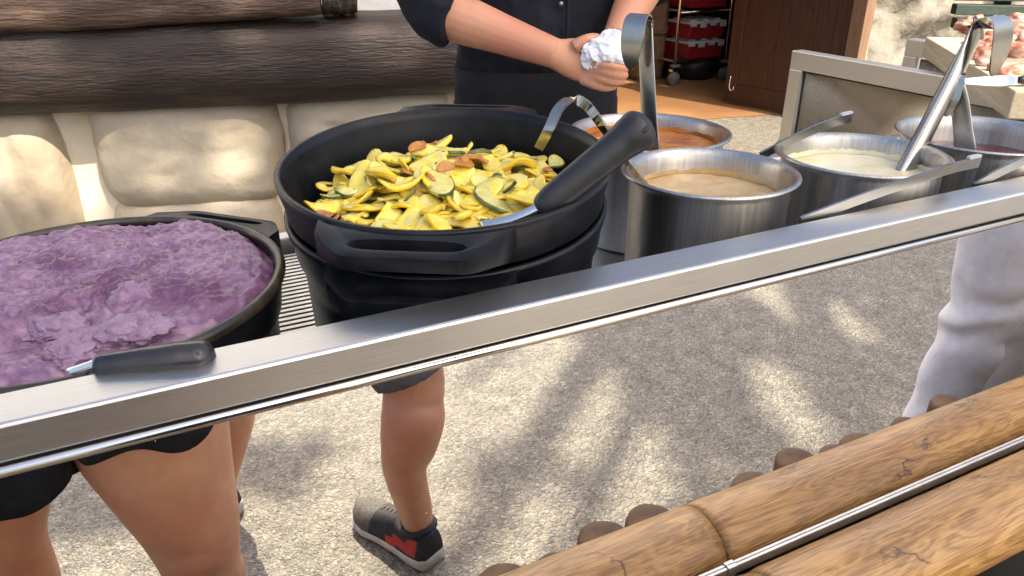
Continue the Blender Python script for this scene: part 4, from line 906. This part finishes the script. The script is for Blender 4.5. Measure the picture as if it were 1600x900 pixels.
o = obj('legs', bm, M['skin2']); P(g1, o); fuse(o, .006, 6)
def hemtube(m, top, bot, r0, r1, amp, k, seed, droop):
    bm = bmesh.new(); rings = []; d = (bot-top)
    for i in range(13):
        t = i/12; p = top+d*t; row = []
        for s in range(96):
            a = 2*math.pi*s/96; rr_ = r0+(r1-r0)*t + 1.6*amp*t*t*math.sin(k*a+seed)
            dz = -droop*t*t*(.5+.5*math.sin(a*1+seed*2)) + 1.3*amp*t**4*math.cos(k*a+seed*.5)
            row.append(bm.verts.new(p+Vector((rr_*math.cos(a), rr_*math.sin(a), dz))))
        rings.append(row)
    for i in range(12):
        for s in range(96): bm.faces.new((rings[i][s], rings[i][(s+1) % 96], rings[i+1][(s+1) % 96], rings[i+1][s]))
    o = obj('shorts_leg', bm, m); so = o.modifiers.new('s', 'SOLIDIFY'); so.thickness = .003; return o
h1 = vs_at(215, 613, 1.21); h2 = vs_at(-12, 738, 1.29)
P(g1, hemtube(M['blackskirt'], hip+Vector((.06, 0, .10)), h1, .13, .135, .008, 7, .6, .03))
P(g1, hemtube(M['blackskirt'], hip+Vector((-.08, 0, .10)), h2, .14, .125, .010, 7, 2.0, .03))
bm = bmesh.new(); loft(bm, [hip+Vector((0, 0, -.06)), hip+Vector((0, 0, .06)), hip+Vector((0, -.02, .2))], [(.21, .16), (.21, .16), (.17, .13)], 28, flat=(1, 0, 0), sub=3); P(g1, obj('shorts_waist', bm, M['blackskirt']))

# man in trainers and grey shorts
heel, toe = mfl(680, 884), mfl(563, 806); fd = (toe-heel); fd.z = 0; SLEN = fd.length; fd.normalize(); fs = Vector((-fd.y, fd.x, 0))
g2 = thing('person', 'man in grey shorts and black-red trainers, reflected in the panel', 'person', heel)
ank = heel+fd*.050+Vector((0, 0, .10)); knee = vs_at(645, 598, 1.0); k_ = 0
def on_col(x, y, base):      # reflected point on the vertical column above base's depth
    r = ray(x, y); yv = 2*MY-base.y; return mir(CAM+r*(yv/r.y))
kneeP = on_col(646, 600, ank+fd*.03); calf = on_col(646, 655, ank); low = on_col(633, 735, ank)
heel2 = mfl(362, 812); ank2 = heel2+Vector((.0, -.05, .10)); knee2 = on_col(352, 610, ank2+Vector((0, -.03, 0)))
hipc = (kneeP+knee2)/2; hipc.z = .92
bm = bmesh.new()
loft(bm, [hipc+(kneeP-knee2).normalized()*.10, kneeP.lerp(hipc+(kneeP-knee2).normalized()*.10, .4), kneeP+Vector((0, 0, .03)), kneeP.lerp(calf, .5), calf, calf.lerp(low, .5), low, ank+Vector((0, 0, .02)), ank+Vector((0, 0, -.06))], [.095, .085, .068, .067, .070, .063, .049, .038, .024], 24, sub=4)
loft(bm, [hipc-(kneeP-knee2).normalized()*.10, knee2.lerp(hipc-(kneeP-knee2).normalized()*.10, .4), knee2, knee2.lerp(ank2, .3), knee2.lerp(ank2, .7), ank2, ank2+Vector((0, 0, -.06))], [.095, .085, .068, .074, .055, .038, .024], 24, sub=4)
ellip(bm, hipc+Vector((0, 0, .03)), (.18, .15, .14))
ellip(bm, heel+fd*.075+Vector((0, 0, .055)), (.025, .045, .036)); ellip(bm, heel2+Vector((-.02, -.07, .050)), (.025, .045, .036))
o = obj('legs', bm, M['skin2']); P(g2, o); fuse(o, .006, 6)
bm = bmesh.new()
for kk, hh, sg in ((kneeP, hipc, 1), (knee2, hipc, -1)):
    top = hh+(kneeP-knee2).normalized()*.09*sg; loft(bm, [top+Vector((0, 0, .1)), top, kk.lerp(top, .4), kk+Vector((0, 0, .026))], [.13, .13, .108, .088], 24, sub=3)
ellip(bm, hipc+Vector((0, 0, .08)), (.2, .165, .15)); o = obj('shorts', bm, M['grey_shorts']); P(g2, o); fuse(o, .008, 4)
def shoe(heel, fd, fs, L):
    def S(u, v, z): return heel+fd*(u*L)+fs*v+Vector((0, 0, z))
    prof = [(0.0, .028), (.04, .039), (.15, .043), (.35, .040), (.55, .042), (.75, .050), (.88, .044), (.97, .026), (1.0, .010)]
    def side(u):
        for (a, wa), (b, wb) in zip(prof, prof[1:]):
            if a <= u <= b: return wa+(wb-wa)*(u-a)/(b-a)
        return .01
    us = [i/24 for i in range(25)]
    bm = bmesh.new(); rings = []
    for u in us:
        w_ = side(u)*1.06; lift = .012*max(0, (u-.75)/.25)**2; h = .036-.008*u
        rings.append([bm.verts.new(S(u*1.02-.01, v*w_, z+lift)) for v, z in ((-.85, .002), (-1, .010), (-1.02, h*.8), (-.95, h), (.95, h), (1.02, h*.8), (1, .010), (.85, .002))])
    for a, b in zip(rings, rings[1:]):
        for k in range(8): bm.faces.new((a[k], a[(k+1) % 8], b[(k+1) % 8], b[k]))
    bm.faces.new(rings[0][::-1]); bm.faces.new(rings[-1]); so_ = obj('sole', bm, M['shoe_sole'])
    def top(u): return .100-.012*math.sin(u*9) if u < .30 else .100+(u-.30)/.70*(-.052) if u < .8 else .063-.026*((u-.8)/.2)**1.5
    bm = bmesh.new(); rings = []; seg = 20
    for u in us:
        w_ = side(u); h = top(u)-.020; lift = .012*max(0, (u-.75)/.25)**2; row = []
        for k in range(seg):
            a = math.pi*k/(seg-1); open_ = u < .42 and u > .05
            c, s_ = math.cos(a), math.sin(a)
            sgn = 1 if c > 0 else -1
            row.append(bm.verts.new(S(u, sgn*abs(c)**.55*w_*(1-.25*s_), .022+lift+h*s_**.8)))
        rings.append(row)
    for i in range(len(us)-1):
        for k in range(seg-1):
            u = us[i]; a = k/(seg-2)
            if .08 < u < .33 and .36 < a < .64: continue       # ankle opening
            f = bm.faces.new((rings[i][k], rings[i][k+1], rings[i+1][k+1], rings[i+1][k]))
            z = min(a, 1-a)
            if u > .66: f.material_index = 1
            elif (.06 < u < .20 and .05 < z < .24) or (.20 <= u < .34 and .05 < z < .16) or (.30 <= u < .42 and z < .06): f.material_index = 2
    bm.faces.new(rings[0][::-1]); bm.faces.new(rings[-1])
    up = obj('upper', bm, [M['shoe_black'], M['shoe_grey'], M['shoe_red']]); sm = up.modifiers.new('so', 'SOLIDIFY'); sm.thickness = .005; sm.offset = 0
    bm = bmesh.new()
    for k in range(5):
        u = .40+.055*k; h = top(u)+.004; wv = .022
        loft(bm, [S(u, -wv, h-.012), S(u+.012, 0, h+.001), S(u, wv, h-.012)], [.003]*3, 8, sub=3)
    la = obj('laces', bm, M['shoe_grey'])
    bm = bmesh.new(); ps = [S(.205+.165*math.cos(a), .039*math.sin(a), .098+.005*math.cos(a*2)) for a in [2*math.pi*k/20 for k in range(21)]]
    loft(bm, ps, [.0095]*21, 10, caps=False); co = obj('collar', bm, M['shoe_black'])
    for q in (la, co): q.parent = up
    return [so_, up]
for o in shoe(heel, fd, fs, SLEN): P(g2, o)
f2 = Vector((-.35, -1, 0)).normalized()
for o in shoe(heel2, f2, Vector((-f2.y, f2.x, 0)), SLEN): P(g2, o)

# person in white trousers
yv = .95
def wp(x, y): r = ray(x, y); return mir(CAM+r*(yv/r.y))
a, b_, c = wp(1590, 350), wp(1540, 480), wp(1468, 640); g3 = thing('person', 'person in creased white trousers, reflected at the right of the panel', 'person', (c.x, c.y, 0))
d_ = Vector((c.x-.03, c.y, .05))
bm = bmesh.new(); loft(bm, [a+Vector((.06, 0, .12)), a, a.lerp(b_, .5), b_, b_.lerp(c, .5), c, c.lerp(d_, .6), d_+Vector((0, 0, .03))], [.12, .112, .094, .080, .074, .069, .070, .072], 40, sub=10)
x2 = a+Vector((.20, -.10, .1)); loft(bm, [x2+Vector((-.04, 0, .05)), x2, Vector((x2.x+.06, x2.y, .48)), Vector((x2.x+.10, x2.y-.02, .06))], [.13, .12, .095, .088], 40, sub=10)
ellip(bm, a+Vector((.14, -.05, .22)), (.19, .15, .15), 32)
o = obj('trousers', bm, M['white_cloth']); P(g3, o); fuse(o, .007, 2)
dirl = (c-b_).normalized()
for v in o.data.vertices:
    p = v.co; t = (p-b_).dot(dirl); n_ = math.sin(t*52+3.0*fn(p, 6, 2)+p.y*14+p.x*6)
    am = .005*math.exp(-(t-.03)**2/.018)+.002
    q = Vector((p.x-b_.x, p.y-b_.y, 0)); q = q.normalized() if q.length > 0 else q
    v.co += q*(am*n_+.004*fn(p, 9, 3))
for e in (d_, Vector((x2.x+.10, x2.y-.02, .05))):
    bm = bmesh.new(); loft(bm, [e+Vector((0, -.06, 0)), e+Vector((0, .06, -.005)), e+Vector((0, .18, -.02))], [(.042, .045), (.045, .042), (.028, .022)], 16, flat=(1, 0, 0), sub=3)
    P(g3, obj('shoe', bm, M['shoe_black']))

# ------------------------------------------------------------ unseen crown added to shade the counter, gaps placed for sun patches
def fl(poly): return [(lambda p: (p.x, p.y))(mfl(*q)) for q in poly]
floor_lit = [fl(p) for p in (
    [(330, 560), (800, 470), (930, 540), (1000, 640), (1080, 730), (1075, 810), (960, 840), (900, 740), (820, 700), (740, 700), (730, 960), (0, 960), (0, 860), (330, 780), (500, 760), (520, 690), (360, 690)],
    [(690, 760), (880, 740), (980, 900), (900, 980), (680, 980)], [(330, 820), (700, 820), (700, 1000), (330, 1000)],
    [(1160, 570), (1240, 570), (1320, 695), (1240, 720)], [(1140, 440), (1240, 420), (1380, 520), (1300, 560)])]
def wl(pts): return [wpt(*q) for q in pts]
wall_lit = [((40, 262), .13, .12), ((95, 330), .09, .06), ((20, 210), .10, .09), ((370, 252), .075, .022), ((350, 300), .06, .04), ((250, 325), .06, .035), ((355, 148), .03, .03), ((330, 72), .06, .04), ((110, 72), .08, .03), ((20, 80), .05, .03), ((130, 15), .25, .03), ((540, 170), .06, .05), ((600, 160), .05, .03), ((330, 340), .05, .03)]
wall_lit = [(wpt(*q), a, b) for q, a, b in wall_lit]
def inpoly(x, y, poly):
    c = False; j = len(poly)-1
    for i in range(len(poly)):
        if (poly[i][1] > y) != (poly[j][1] > y) and x < (poly[j][0]-poly[i][0])*(y-poly[i][1])/(poly[j][1]-poly[i][1])+poly[i][0]: c = not c
        j = i
    return c
def lit(p):
    f = p - SUN_TO*(p.z/SUN_TO.z)
    for po in floor_lit:
        if inpoly(f.x, f.y, po): return True
    t = (p-WA).dot(WN)/SUN_TO.dot(WN); q = p-SUN_TO*t; u = (q-WA).dot(WD)
    if 0 < q.z < 1.6:
        n_ = .35*noise.noise(Vector((u*9, q.z*9, 0)))
        for (cu, cz), a, b in wall_lit:
            if ((u-cu)/a)**2+((q.z-cz)/b)**2 < 3.6+n_*3: return True
    return False
tr_ = random.Random(5)
T0 = Vector((6.2, -8.4, 0))
shade_tree = thing('shade_tree', 'leafy trunk and crown, unseen, added behind the visitors to dapple the light', 'shade_tree', T0)
verts, faces = [], []
n = 0
cz0 = 8.6
while n < 46000:
    gx, gy = tr_.uniform(-2.6, 4.0), tr_.uniform(-2.2, 3.5)      # shade lands here at counter height
    if n > 36000: gx, gy = tr_.uniform(-.7, 1.25), tr_.uniform(.35, 1.5)
    h = cz0+tr_.uniform(-.9, .9)+.5*math.sin(gx*1.3)+.4*math.cos(gy*1.1)
    p = Vector((gx, gy, .95)) + SUN_TO*((h-.95)/SUN_TO.z)
    p += Vector((tr_.gauss(0, .05), tr_.gauss(0, .05), 0))
    n += 1
    if (gx > 1.3 and gy > .72) or (gx > 1.02 and gy > 1.0): continue
    if lit(p): continue
    q1 = p - SUN_TO*((p.z-1.09)/SUN_TO.z)
    if math.hypot(q1.x-BP.x, q1.y-BP.y) < .17 and tr_.random() < .86: continue
    if n <= 36000 and noise.noise(p*.9+Vector((3, 1, 7))) < -.42: continue
    a = Vector((tr_.gauss(0, 1), tr_.gauss(0, 1), tr_.gauss(0, .5))).normalized(); b = a.orthogonal().normalized()
    if tr_.random() < .5: b = a.cross(b)
    L_, W_ = tr_.uniform(.055, .095), tr_.uniform(.032, .05); i = len(verts)
    verts += [p-a*L_, p+b*W_+a*L_*.1, p+a*L_, p-b*W_+a*L_*.1]; faces.append((i, i+1, i+2, i+3))
me = bpy.data.meshes.new('crown'); me.from_pydata([tuple(v) for v in verts], [], faces)
P(shade_tree, obj('crown', me, M['leaf'], smooth=False))
bm = bmesh.new(); loft(bm, [T0, T0+Vector((-.1, .1, 2.2)), T0+Vector((-.7, .5, 5.0)), T0+Vector((-1.6, 1.4, 7.4))], [.30, .23, .19, .13], 16, sub=5)
for gx, gy in ((-1.8, -1.2), (0, 0), (1.0, -1.6), (3.2, -1.2), (3.0, 0.2), (-.6, 2.4), (-2, 1.2), (1.0, 2.6), (.6, .9)):
    e = Vector((gx, gy, .95)) + SUN_TO*((cz0-.95)/SUN_TO.z); st = T0+Vector((-.65, .45, 4.8))
    loft(bm, [st, st.lerp(e, .4)+Vector((0, 0, .8)), e], [.12, .07, .02], 10, sub=4)
P(shade_tree, obj('trunk', bm, M['bark']))
